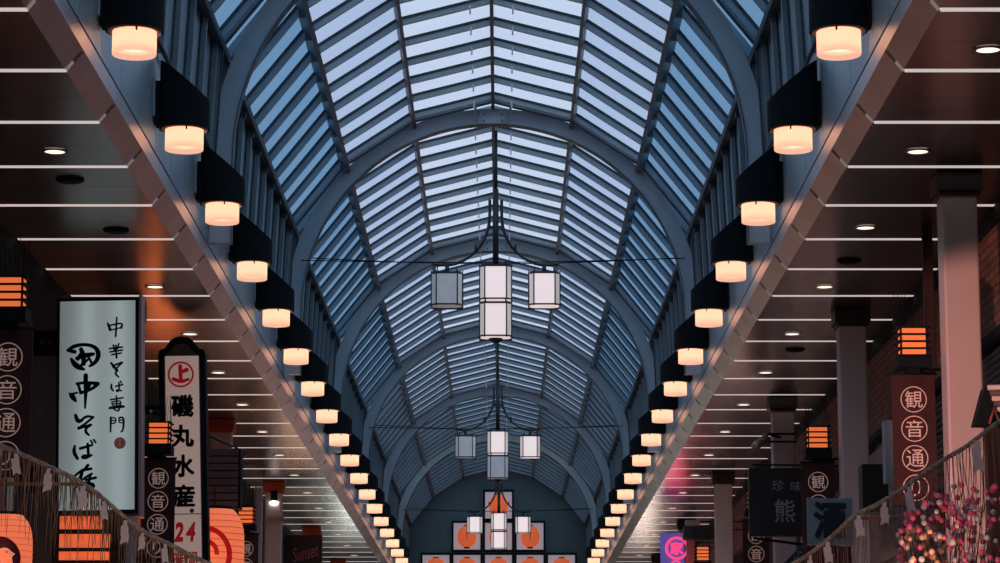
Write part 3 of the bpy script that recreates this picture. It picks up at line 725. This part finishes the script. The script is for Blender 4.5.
for pts, w in (([(180.5, 366), (181, 381)], [4, 4]), ([(181, 372.5), (187, 370)], [3, 4.5]), ([(173.5, 379), (181, 382), (188.5, 379.5)], [4, 3, 4.5])):
    m.stroke([bz(*p) for p in pts], [w_ * scb for w_ in ([w[0]] * (len(pts) - 1) + [w[1]])], -.0185, M_RED)
o = m.build('emblem', sb); o['label'] = 'red circle emblem'
m = MB()
for chh, py in (('磯', 406), ('丸', 436), ('水', 466), ('産', 496)):
    c = bz(182, py); put_text(m, chh, c[0], -.019, c[1], 23 * scb, 23 * scb, M_INK, offset=.035)
m.build('lettering', sb)
m = MB()
for chh, px, py in (('2', 176.5, 532), ('4', 188.5, 532)):
    c = bz(px, py); put_text(m, chh, c[0], -.019, c[1], 9.5 * scb, 20 * scb, M_RED, offset=.04, shear=.15); m.build('lettering', sb); m = MB()
for chh, px, py in (('時', 176, 560), ('間', 189, 560)):
    c = bz(px, py); put_text(m, chh, c[0], -.019, c[1], 11 * scb, 16 * scb, M_RED, offset=.015); m.build('lettering', sb); m = MB()
m = MB(); a = bz(164, 514); m.box(a[0], bz(200, 514)[0], -.017, -.012, a[1] - .006, a[1] + .004, M_SLAT); c = bz(190, 511); m.disc((c[0], -.02, c[1]), 2.2 * scb, M_SLAT); m.build('trim_line', sb)
for z in (.45, 2.2): m = MB(); m.box(-.75, -.25, .08, .14, z, z + .05, M_BLACK); m.build('bracket', sb)

# ---------------------------------------------------------------- paper lanterns
def paper_lantern(px, pytop, rpx, hpx, D, lab, mt):
    p = at(px, pytop + hpx / 2, D); s = D / F; R = rpx * s; H = hpx * s / 2
    r = empty('paper_lantern', (p.x, p.y, p.z - H), lab, 'paper lantern')
    prof = []; N = 60
    for i in range(N + 1):
        t = -1 + 2 * i / N; rr = R * (1 - abs(t) ** 4.5 * .38) + (.006 * R if i % 4 == 0 else -.004 * R); prof.append((rr, H + t * H * .94))
    m = MB(); m.lathe((0, 0, 0), prof, mt, 40); m.build('paper_shell', r)
    m = MB()
    for i in range(4, N, 4): t = -1 + 2 * i / N; rr = R * (1 - abs(t) ** 4.5 * .38) + .007 * R; m.lathe((0, 0, H + t * H * .94), [(rr, -.0035), (rr + .003, 0), (rr, .0035)], M_SWIRL if mt is M_PAPER and D > 25 else M_PAPERR, 40)
    m.build('hoops', r)
    for zz, dz in ((0, .04), (2 * H, -.04)):
        m = MB(); m.lathe((0, 0, zz), [(.0005, 0), (R * .62, 0), (R * .62, dz), (R * .5, dz)], M_BLACK, 32); m.build('cap', r)
    m = MB(); m.tube([(0, 0, 2 * H), (0, 0, 2 * H + .25)], .006, M_BLACK, 6); m.build('cord', r)
    li = bpy.data.lights.new('lantern_bulb', 'POINT'); li.energy = .8; li.color = (1, .35, .15); li.shadow_soft_size = R * .5
    lo = bpy.data.objects.new('lantern_glow', li); C.objects.link(lo); lo.location = (p.x, p.y - R - .15, p.z)
    return r, R, H, s
def on_shell(pts, R, H, ctr, widths, m, mb):   # a print wrapped on the shell: pts are (dx, dz) metres
    n = len(pts); q = []
    if not isinstance(widths, list): widths = [widths] * n
    L, Rr = [], []
    for i in range(n):
        a = Vector(pts[max(i - 1, 0)]); b = Vector(pts[min(i + 1, n - 1)]); d = (b - a).normalized(); nn = Vector((-d.y, d.x)) * widths[i] / 2
        for lst, s_ in ((L, 1), (Rr, -1)):
            x, z = pts[i][0] + nn.x * s_ + ctr[0], pts[i][1] + nn.y * s_ + ctr[1]
            x = max(-R * .98, min(R * .98, x)); lst.append((x, -math.sqrt(R * R - x * x) * 1.035 - .013, H + z))
    vs = L + Rr; mb.add(vs, [(i, i + 1, n + i + 1, n + i) for i in range(n - 1)], m)
r, R, H, s = paper_lantern(4, 513, 27.5, 96, 20, 'glowing orange paper lantern with a maroon bird crest at the left edge', M_PAPER)
m = MB()   # bird crest: maroon ground as rings, bird in paper colour outlined in cream
def shellpt(x, z, off): x = max(-R * .97, min(R * .97, x)); return (x, -math.sqrt(R * R - x * x) * 1.035 - off, H + z)
def shell_poly(poly, off, mt):
    cx_ = sum(p[0] for p in poly) / len(poly); cz_ = sum(p[1] for p in poly) / len(poly); n = len(poly)
    vs = [shellpt(cx_, cz_, off)]; RI = 5
    for k in range(1, RI + 1):
        for p in poly: vs.append(shellpt(cx_ + (p[0] - cx_) * k / RI, cz_ + (p[1] - cz_) * k / RI, off))
    fs = [(0, 1 + i, 1 + (i + 1) % n) for i in range(n)]
    for k in range(RI - 1):
        for i in range(n): fs.append((1 + k * n + i, 1 + k * n + (i + 1) % n, 1 + (k + 1) * n + (i + 1) % n, 1 + (k + 1) * n + i))
    m.add(vs, fs, mt)
px2 = lambda x, y: ((x - 4) * s, (561 - y) * s)
shell_poly([px2(5 + 19 * math.cos(a), 560 - 21 * math.sin(a)) for a in [2 * math.pi * i / 36 for i in range(36)]], .004, M_MAROON)
bird = [(a * .92 - 1, b * .92 + 49) for a, b in [(-12, 562), (-6, 556), (0, 551), (6, 547), (11, 545), (15, 546), (18, 549), (21.5, 551), (18.5, 554), (19, 558), (20, 562), (19, 568), (14, 575), (6, 578), (-4, 576), (-10, 570)]]
shell_poly([px2(a, b) for a, b in bird], .008, M_PAPER)
on_shell([px2(a, b) for a, b in bird + bird[:1]], R, H, (0, 0), .008, M_SIGNC, m)
m.build('bird_crest', r)
m = MB(); on_shell([px2(11, 554.3), px2(12.4, 554.3)], R * 1.01, H, (0, 0), .012, M_MAROON, m); m.build('bird_eye', r)
r, R, H, s = paper_lantern(214, 507, 30, 100, 32.3, 'large glowing ribbed orange lantern with a red spiral print', M_PAPER)
m = MB()
on_shell([(math.cos(a) * 23 * s, math.sin(a) * 26 * s) for a in [math.pi * 2 * i / 48 for i in range(49)]], R, H, (-5 * s, 0 * s), 5 * s, M_SWIRL, m)
on_shell([(math.cos(a) * (11 + a) * s, math.sin(a) * (12 + a) * s) for a in [math.pi * 1.6 * i / 40 for i in range(41)]], R, H, (-5 * s, 0), 4.5 * s, M_SWIRL, m)
m.build('spiral_print', r)

# ---------------------------------------------------------------- facades
fl = MB(); fl.box(-7, 7, Y0, END_Y + 1, -.1, 0, M_FLOOR); struct(fl, 'floor')
bk = MB(); bk.box(-7, 7, Y0 - .2, Y0, 0, 11.2, M_DARK); struct(bk, 'wall_back_sky_stop')  # unseen end cap behind the camera, added to shut out open sky
wl = MB(); wl.box(-4.9, -4.63, Y0, END_Y, 0, hz(5.0), M_DARK); o = struct(wl, 'wall_left')
wr = MB()
wr.box(4.655, 4.9, Y0, END_Y, hz(4.81), hz(5.0), M_BLACK)
wr.box(4.68, 4.9, Y0, END_Y, hz(3.87), hz(4.81), M_BRICK)
wr.box(4.66, 4.9, Y0, END_Y, hz(3.79), hz(3.87), M_BLACK)
wr.box(4.85, 5.0, Y0, END_Y, 0, hz(3.79), M_DARK)
struct(wr, 'wall_right')
for sd, nm in ((-1, 'left_unseen_building'), (1, 'right_unseen_building')):  # unseen flanking buildings, added to block low sky from the side glass
    b = MB(); xs = sorted((sd * 4.95, sd * 6.5)); b.box(xs[0], xs[1], Y0, END_Y, hz(5.06), hz(9.3), M_SIDE); struct(b, 'wall_' + nm)
# shop windows of the right facade
for i, y in enumerate((19.5, 23.0, 26.5, 36.0, 40.0)):
    w = MB(); w.box(4.80, 4.86, y, y + 2.6, hz(1.6), hz(3.6), M_WIN); o = struct(w, 'window_%d' % (i + 1))
    f = MB()
    for yy in (y, y + .85, y + 1.72, y + 2.56): f.box(4.78, 4.81, yy, yy + .05, hz(1.6), hz(3.6), M_SLAT)
    for zz in (1.6, 3.55): f.box(4.78, 4.81, y, y + 2.6, hz(zz), hz(zz + .05), M_SLAT)
    f.build('window_frame', o)
# pale wall section with a dark window, right
w = MB(); w.box(4.55, 4.85, 29.0, 33.5, hz(0), hz(3.55), M_PINKWALL); struct(w, 'trim_5')
w = MB(); w.box(4.53, 4.56, 29.6, 31.6, hz(2.2), hz(3.0), M_WIN); struct(w, 'window_6')
# louvred metal cladding under the brick, right
cl = MB()
for i in range(14): cl.cbox((4.76, 28.6, hz(3.72) - i * .07), (.05, 9.0, .05), M_SLAT, Matrix.Rotation(.5, 3, 'Y'))
struct(cl, 'trim_6')
# pilasters on the left facade
for i, y in enumerate((22.3, 25.2, 33.5, 37.5)):
    w = MB(); w.box(-4.63, -4.52, y, y + .45, 0, hz(3.9), M_CHAM); struct(w, 'trim_%d' % (7 + i))

# lit orange shutter window, left
D = 24.5; p0 = at(60, 514, D); p1 = at(110, 600, D); sc2 = D / F
r = empty('lit_shop_panel', (p0.x, p0.y, p1.z), 'orange-lit slatted panel below the pale soba sign', 'lit panel')
w_, h_ = p1.x - p0.x, p0.z - p1.z
for i, (a, b, x1) in enumerate(((516, 529, 42), (534, 547.5, 50), (551.5, 560, 50), (564, 580, 50))):
    m = MB(); z0 = at(60, b, D).z - p1.z; z1 = at(60, a, D).z - p1.z; m.box(0, x1 * sc2, 0, .03, z0, z1, mat('orange_shop_glow', (.7, .2, .08), .5, 0, .45, 9, emit=(1, .17, .06), estr=.5)); m.build('glowing_panel', r)
    m = MB(); m.box(-.02, w_ + .1, -.03, .03, z1 + .005, z1 + .03, M_BLACK); m.build('slat', r)
m = MB(); m.box(-.06, 0, -.04, .06, 0, h_, M_BLACK); m.box(w_ + .06, w_ + .12, -.04, .06, 0, h_, M_BLACK); m.box(0, w_ + .06, .04, .06, 0, h_, M_DARK); m.build('frame', r)
for i, (px_, py_) in enumerate(((80, 523), (89, 527))):
    pass

def plain_box(name, x0, y0, x1, y1, D, dep, m, lab, cat, bevel=.005):
    a = at(x0, y1, D); b = at(x1, y0, D)
    r = empty(name, (a.x, a.y, a.z), lab, cat); q = MB(); q.box(0, b.x - a.x, 0, dep, 0, b.z - a.z, m); q.build('board', r, bevel=bevel)
    wall = (4.66 if a.x > 0 else -4.64) - a.x; q = MB(); zz = (b.z - a.z) * .8
    if name in ('black_box_sign', 'thin_blue_sign', 'dark_awning', 'white_sign_block', 'neon_sign', 'tan_pillar_sign', 'slatted_box', 'script_sign', 'tan_sign_board'):
        q.tube([(0 if wall < 0 else b.x - a.x, dep * .6, zz), (wall, dep * .6, zz)], .012, M_BLACK, 6); q.build('bracket', r)
    return r, b.x - a.x, b.z - a.z
# slatted grey box
r, w_, h_ = plain_box('slatted_box', 203, 449, 241, 508, 33.2, .3, M_BLACK, 'dark grey slatted box above the big orange lantern', 'slatted box')
m = MB()
for i in range(8): z = h_ * (i + .12) / 8; m.box(.01, w_ - .03, -.03, 0, z, z + h_ / 8 * .82, M_SLAT)
m.build('slat_board', r); m = MB(); m.tube([(w_ * .05, 0, h_ + .18), (w_ * .5, 0, h_ + .08), (w_ * .95, 0, h_)], .01, M_BLACK, 6); m.build('stay_rod', r)
# tan board and far sign left
plain_box('tan_sign_board', 253, 487, 262, 575, 44, .2, M_CHAM, 'narrow tan board edge left of the spotlit column', 'sign')
r, w_, h_ = plain_box('script_sign', 284, 535, 322, 575, 52, .2, mat('dark_maroon_board', (.035, .012, .016), .6), 'dark maroon sign with slanted red script lettering on the left', 'sign')
m = MB(); put_text(m, 'Sunset', w_ * .56, -.012, h_ * .56, w_ * .74, h_ * .34, mat('dull_red_script', (.45, .12, .11), .6), shear=.5, rot=-.25); m.build('lettering', r)
# spotlight on the fourth left column
p = at(274, 503, 49.4)
r = empty('spotlight', p, 'small bright white spotlight fixed to the fourth left column', 'spotlight')
m = MB(); m.sphere((0, 0, 0), .085, M_LANB, 14, 8, .6); m.build('lens', r); m = MB(); m.cbox((0, .02, .12), (.12, .12, .22), M_BLACK); m.build('housing', r)
m = MB(); m.box(-.17, .17, -.02, .36, -.38, -.32, M_CHAM); m.box(-.17, .17, -.02, .36, -.28, -.24, M_CHAM); m.build('band', r)
# small dome camera by sign A
p = at(151, 412, 29.3)
r = empty('security_camera', p, 'small dark dome camera on a bracket left of the tall cream sign', 'security camera')
m = MB(); m.tube([(-.05, 0, 0), (.08, -.02, -.01)], .03, M_BLACK, 10); m.build('body', r); m = MB(); m.lathe((.0, -.03, 0), [(.001, -.02), (.02, -.012), (.022, .0)], M_SILVER, 12, True, 'y'); m.build('lens', r); m = MB(); m.tube([(-.05, 0, .01), (-.30, .05, .14)], .012, M_BLACK, 6); m.build('arm', r)
# white camera on third right column
p = at(758, 442, 37.2)
r = empty('security_camera', p, 'silver bullet camera strapped to the third right-hand column', 'security camera')
m = MB(); m.tube([(-.06, -.10, -.08), (.12, .06, .06)], .06, M_SILVER, 14); m.build('body', r)
m = MB(); m.tube([(.08, .02, .05), (.16, .1, .12), (.34, .3, .10)], .02, M_BLACK, 8); m.build('arm', r)
m = MB()
for z in (.13, .02): m.box(.16, .55, .12, .16, z - .012, z + .012, M_BLACK); m.box(.16, .18, .12, .55, z - .012, z + .012, M_BLACK)
m.build('strap', r)

# right-hand signs
D = 33.0; a = at(750, 536, D); b = at(802, 468, D)
r = empty('bear_sign', (a.x, a.y, a.z), 'black square sign with grey brushed characters, right side', 'sign')
w_, h_ = b.x - a.x, b.z - a.z
m = MB(); m.box(0, w_, 0, .16, 0, h_, M_BLACKS); m.build('board', r, bevel=.006)
m = MB(); put_text(m, '珍', w_ * .54, -.008, h_ * .74, w_ * .24, h_ * .16, M_GREYT, shear=.1); m.build('lettering', r); m = MB(); put_text(m, '味', w_ * .87, -.008, h_ * .73, w_ * .20, h_ * .15, M_GREYT, shear=.1); m.build('lettering', r); m = MB()
put_text(m, '熊', w_ * .66, -.008, h_ * .37, w_ * .38, h_ * .34, M_GREYT, offset=.008); m.build('lettering', r)
m = MB(); m.tube([(.05, .08, -.02), (w_ + .25, .08, -.13)], .016, M_BLACK, 8); m.build('bracket', r); m = MB(); m.tube([(.05, .08, h_ + .05), (4.66 - a.x, .08, h_ + .03)], .012, M_BLACK, 8); m.build('bracket', r); m = MB()
for xx in (.1, w_ - .1): m = MB(); m.tube([(xx, .08, h_ - .01), (xx, .08, h_ + .05)], .008, M_BLACK, 6); m.build('hanger', r)
D = 27.0; a = at(808, 545, D); b = at(853, 498, D)
r = empty('sake_sign', (a.x, a.y, a.z), 'pale blue square board with one dark brushed character on the right', 'sign', rz=.06)
w_, h_ = b.x - a.x, b.z - a.z
m = MB(); m.box(0, w_, 0, .03, 0, h_, M_BLUEW); m.build('board', r)
m = MB(); put_text(m, '酒', w_ * .49, -.008, h_ * .53, w_ * .72, h_ * .80, M_NAVY, offset=.032); m.build('lettering', r)
m = MB(); m.box(-.02, w_ * .95, .0, .02, -.25, -.01, mat('dark_red_cloth', (.13, .012, .018), .8)); m.build('valance', r)
# neon
D = 55.0; r, w_, h_ = plain_box('neon_sign', 661, 533, 684, 580, D, .12, M_VIOLET, 'round pink neon sign on a violet lit panel, right side', 'neon sign')
m = MB(); s = D / F; cx_, cz_ = (677 - 661) * s, (580 - 548.5) * s; R = 11 * s
for rr in (1.0, .9): m.tube([(cx_ + rr * R * math.cos(t), -.06, cz_ + rr * R * math.sin(t)) for t in [2 * math.pi * i / 36 for i in range(37)]], .014, M_NEON, 6, False)
put_text(m, '家', cx_, -.07, cz_, R * 1.15, R * 1.15, M_NEON, offset=.012); m.build('neon_tube', r)
m = MB(); R2 = R * .45
m.tube([(cx_ - .02 + R2 * math.cos(t), -.06, cz_ - R * 1.6 + R2 * math.sin(t)) for t in [2 * math.pi * i / 24 for i in range(25)]], .016, M_NEON, 6, False); m.build('neon_tube', r)
li = bpy.data.lights.new('neon_light', 'POINT'); li.energy = 6; li.color = (1, .02, .06); li.shadow_soft_size = .3
lo = bpy.data.objects.new('neon_glow', li); C.objects.link(lo); lo.location = at(676, 560, 53.5)
plain_box('tan_pillar_sign', 687, 539, 695, 580, 54, .2, M_CHAM, 'narrow tan board right of the pink neon sign', 'sign')
plain_box('dark_awning', 684, 526, 716, 539, 50.5, .4, M_SLAT, 'dark slatted awning above the neon sign', 'awning')
plain_box('white_sign_block', 686, 520, 700, 525.5, 50, .2, M_COL, 'small pale rectangular sign above the dark awning on the right', 'sign')
plain_box('black_box_sign', 863, 464, 888, 512, 27.5, .3, M_BLACKS, 'plain black box sign behind the straw rope on the right', 'sign')
plain_box('thin_blue_sign', 886, 420, 893, 482, 26.5, .2, M_BLUEW, 'thin pale blue upright sign edge beside the right banner', 'sign')
# maroon post between column and banner
plain_box('maroon_post', 926, 222, 932, 372, 25.5, .06, mat('dark_maroon_post', (.035, .014, .014), .6), 'thin dark maroon post behind the nearest right column', 'post')
m = MB(); o_ = None
r = empty('pattern_cloth', at(783, 563, 32), 'dark blue cloth with pale wave pattern below the black sign', 'cloth')
a = at(783, 575, 32); b = at(803, 544, 32); w_, h_ = b.x - a.x, b.z - a.z; r.location = a
m = MB(); m.add([(0, 0, 0), (w_, 0, 0), (w_, 0, h_), (0, 0, h_ * .35), (0, .02, 0), (w_, .02, 0), (w_, .02, h_), (0, .02, h_ * .35)], [(0, 1, 2, 3), (7, 6, 5, 4), (0, 4, 5, 1), (1, 5, 6, 2), (2, 6, 7, 3), (3, 7, 4, 0)], M_NAVY); m.build('fabric', r)
m = MB()
for i in range(4):
    cx2, cz2 = w_ * (.3 + .18 * i), h_ * (.15 + .18 * i)
    m.ring((cx2, -.006, cz2), .018, .026, M_BLUEW, n=14, a0=.3, a1=4.2)
m.build('wave_pattern', r)
# little gabled roof at the right edge
p = at(976, 424, 21.5); s = 21.5 / F
r = empty('gabled_roof', p, 'small dark gabled roof with pale ridged tiles at the right edge', 'roof')
m = MB(); m.prism([(0, 0), (11 * s, 38 * s), (40 * s, 38 * s), (52 * s, 0)], .05, .25, M_BLACK); m.build('gable', r)
m = MB()
for i in range(5): m.tube([((13 + 2 * i) * s, .02, (37 - 5.5 * i) * s), ((50) * s, -.03, (37 - 5.5 * i) * s)], .022, M_COL if i % 2 == 0 else M_SLAT, 8)
m.build('ridge_tile', r)
m = MB(); m.tube([(13 * s, -.02, 0), (18 * s, -.02, 16 * s), (23 * s, -.02, 0)], .012, M_WOOD, 6); m.build('truss', r)

# ---------------------------------------------------------------- straw rope with fringe and paper streamers
DR = 15.0
ctrl = [(-30, 432), (0, 445), (50, 467), (90, 488), (137, 527), (175, 547), (205, 562), (300, 604), (400, 628), (500, 636), (600, 630), (700, 610), (790, 566), (830, 538), (853, 517), (880, 503), (905, 487), (940, 462), (965, 447), (1000, 421), (1035, 398)]
RP = [at(x, y, DR) for x, y in ctrl]
def curve_at(t):
    n = len(RP) - 1; i = min(int(t * n), n - 1); f = t * n - i
    p0, p1, p2, p3 = RP[max(i - 1, 0)], RP[i], RP[i + 1], RP[min(i + 2, n)]
    return .5 * ((2 * p1) + (p2 - p0) * f + (2 * p0 - 5 * p1 + 4 * p2 - p3) * f * f + (3 * p1 - p0 - 3 * p2 + p3) * f ** 3)
rope = empty('straw_rope', (0, RP[9].y, RP[9].z), 'straw rope with long fringe and paper streamers sagging across the street', 'rope')
off = Vector((0, -RP[9].y, -RP[9].z))
m = MB()
for ph in (0, 2.1, 4.2):
    pts = []
    for i in range(281):
        t = i / 280; p = curve_at(t); pts.append(p + off + Vector((0, math.cos(t * 260 + ph), math.sin(t * 260 + ph))) * .007)
    m.tube(pts, .008, M_ROPE, 6)
m.build('twisted_cord', rope)
m = MB()
def straws(px0, px1, n, lmin, lmax):
    for i in range(n):
        px = px0 + (px1 - px0) * (i + random.random()) / n
        j = max(k for k in range(len(ctrl) - 1) if ctrl[k][0] <= px); f = (px - ctrl[j][0]) / (ctrl[j + 1][0] - ctrl[j][0]); p = curve_at((j + f) / (len(ctrl) - 1)) + off
        L = random.uniform(lmin, lmax); dx = random.gauss(0, .03) * L * 2; dy = random.uniform(-.03, .03)
        q = [p, p + Vector((dx * .3 + random.gauss(0, .006), dy, -L * .5)), p + Vector((dx, dy, -L))]
        m.tube(q, [.0024, .0022, .0010], M_STRAW, 4, False)
straws(-28, 110, 105, .15, .50); straws(70, 205, 80, .12, .32)
straws(800, 900, 50, .2, .6); straws(900, 1030, 62, .3, .62)
o = m.build('straw_fringe', rope); o['kind'] = 'stuff'
for i, (px, w, h) in enumerate(((18, 9, 20), (50, 9, 22), (85, 10, 22), (105, 8, 18), (126, 9, 22), (143, 7, 16), (165, 7, 18), (805, 6, 20), (826, 9, 20), (858, 9, 20), (884, 9, 21), (908, 9, 24), (976, 11, 30))):
    j = max(k for k in range(len(ctrl) - 1) if ctrl[k][0] <= px); f = (px - ctrl[j][0]) / (ctrl[j + 1][0] - ctrl[j][0]); p = curve_at((j + f) / (len(ctrl) - 1)) + off
    s = DR / F; w *= s; h *= s; q = MB(); tw = random.uniform(-.15, .15); y = p.y - .03
    z = p.z - .01
    M_ = M_STREAM
    k_ = (-1) ** i
    q.prism([(p.x - w * .2, z), (p.x + w * .2, z), (p.x + w * .25 + tw * w, z - h * .3), (p.x - w * .25 + tw * w, z - h * .3)], y, y + .002, M_)
    q.prism([(p.x - w * .5, z - h * .25), (p.x + w * .35, z - h * .25), (p.x + w * .4 + tw * w, z - h * .7), (p.x - w * .42 + tw * w, z - h * .7)], y - .006, y - .004, M_)
    q.prism([(p.x - w * .38, z - h * .6), (p.x + w * .5, z - h * .6), (p.x + w * .52 + tw * 2 * w, z - h * 1.05), (p.x + w * .1, z - h * .95), (p.x - w * .36 + tw * 2 * w, z - h * 1.1)], y - .012, y - .010, M_)
    q.build('paper_streamer', rope)
# timber bars behind the rope
for x0, x1, y0, y1, D, lab in ((-15, 86, 484, 484, 16, 'thin red-brown bar behind the straw fringe on the left'), (860, 944, 518, 515, 16, 'thin orange-brown bar behind the straw fringe on the right')):
    m = MB(); m.tube([at(x0, y0, D), at(x1, y1, D)], .011, mat('orange_bamboo', (.33, .10, .05), .5, 0, .2, 8), 8); o = m.build('bamboo_bar'); tag(o, lab, 'bar')
plain_box('timber_post', 992, 428, 1020, 600, 17.5, .12, M_WOOD, 'red-brown timber post at the right picture edge', 'post')

# ---------------------------------------------------------------- mochi flower bunch
DM = 14.4
r = empty('mochi_flower_bunch', at(955, 640, DM), 'bunch of twigs covered in pink and white balls at lower right', 'flower decoration')
mo = at(955, 640, DM)
balls = []
for i in range(300):
    t = random.random()
    px = random.uniform(896, 1008)
    top = 520 - 38 * max(0, 1 - abs(px - 960) / 75) if px > 905 else 528
    top = top if px < 985 else 482
    py = top + (575 - top) * random.random() ** .85
    if px > 975 and py > 530 and random.random() < .5: continue
    balls.append((px, py, DM + random.uniform(-.35, .35)))
balls += [(919, 533 - 58 + 0 if False else 533, DM)]
balls.sort(key=lambda b: b[1])
tw = MB()
for i in range(34):
    px = 895 + 112 * i / 33; q = [at(948 + (px - 948) * .35, 640, DM) - mo, at(948 + (px - 948) * .75, 580, DM + random.uniform(-.2, .2)) - mo, at(px + random.uniform(-6, 6), 505 + random.uniform(-30, 40), DM + random.uniform(-.3, .3)) - mo]
    tw.tube(q, [.006, .004, .002], M_TWIG, 5)
for b in balls[::2]:
    p = at(*b) - mo; tw.tube([p, p + Vector((random.uniform(-.05, .05), 0, -.14))], .0018, M_TWIG, 4, False)
tw.build('twigs', r)
bmesh_cache = {}
rest = MB()
for i, b in enumerate(balls):
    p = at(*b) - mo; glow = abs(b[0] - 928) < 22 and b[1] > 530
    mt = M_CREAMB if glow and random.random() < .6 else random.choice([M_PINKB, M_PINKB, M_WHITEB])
    rad = random.uniform(.0125, .0175)
    if i < 100:
        key = mt.name
        if key not in bmesh_cache:
            q = MB(); q.sphere((0, 0, 0), .0125, mt, 12, 8, .95); o = q.build('mochi_ball', r); bmesh_cache[key] = o
        else: o = bmesh_cache[key].copy(); C.objects.link(o)
        o.location = p; o.scale = (rad / .0125,) * 3
    else: rest.sphere(p, rad, mt, 10, 6)
o = rest.build('mochi_balls', r); o['kind'] = 'stuff'
li = bpy.data.lights.new('flower_light', 'POINT'); li.energy = 2.5; li.color = (1, .55, .32); li.shadow_soft_size = .04
lo = bpy.data.objects.new('flower_glow', li); C.objects.link(lo); lo.location = at(930, 562, DM - .5)

# ---------------------------------------------------------------- unseen fill lights added to stand in for shop glow
def spot(px, py, D, e, col, rad=.15):
    li = bpy.data.lights.new('shop_fill_light', 'POINT'); li.energy = e; li.color = col; li.shadow_soft_size = rad
    lo = bpy.data.objects.new('shop_fill_lamp', li); C.objects.link(lo); lo.location = at(px, py, D)
def beam(p, tgt, e, col, ang, blend=.25, rad=.12):
    li = bpy.data.lights.new('column_tint_spot', 'SPOT'); li.energy = e; li.color = col; li.spot_size = math.radians(ang); li.spot_blend = blend; li.shadow_soft_size = rad
    lo = bpy.data.objects.new('column_tint_spotlight', li); C.objects.link(lo); lo.location = p
    lo.rotation_euler = (Vector(tgt) - Vector(p)).to_track_quat('-Z', 'Y').to_euler()
beam((-1.5, 14.3, hz(.1)), (4.12, 22.9, hz(2.55)), 3300, (1, .41, .32), 18, .2)  # unseen spot in the street, added to tint the nearest right column
spot(930, 680, 12.0, 50, (1, .55, .48), .5)
spot(60, 680, 12.2, 70, (1, .62, .48), .5)
spot(85, 600, 23.5, 25, (1, .3, .12), .5)
spot(840, 660, 29, 14, (1, .7, .65), .8)
for x, y, e, c in ((-4.25, 33, 60, (1, .22, .07)), (-4.2, 45, 60, (1, .35, .15)), (-4.2, 58, 60, (1, .6, .4)), (4.1, 45, 50, (1, .6, .55)), (4.1, 62, 80, (1, .3, .3)), (-3.8, 70, 260, (.9, 1, .92)), (3.9, 73, 220, (1, .8, .7)), (-3.7, 40.5, 45, (1, .75, .65))):
    li = bpy.data.lights.new('shop_fill_light', 'POINT'); li.energy = e; li.color = c; li.shadow_soft_size = .5
    lo = bpy.data.objects.new('shop_fill_lamp', li); C.objects.link(lo); lo.location = (x, y, hz(1.4))
r = empty('lit_orange_sign', (-4.60, 35.6, hz(2.9)), 'orange lit box sign half hidden behind the left banner and soba sign', 'sign')
m = MB(); m.box(0, .42, 0, .12, 0, 1.1, mat('strong_orange_sign', (.6, .2, .08), .5, emit=(1, .22, .07), estr=3.0)); m.build('light_panel', r)
m = MB(); m.box(-.03, .45, .12, .16, -.03, 1.13, M_BLACK); m.build('case', r)
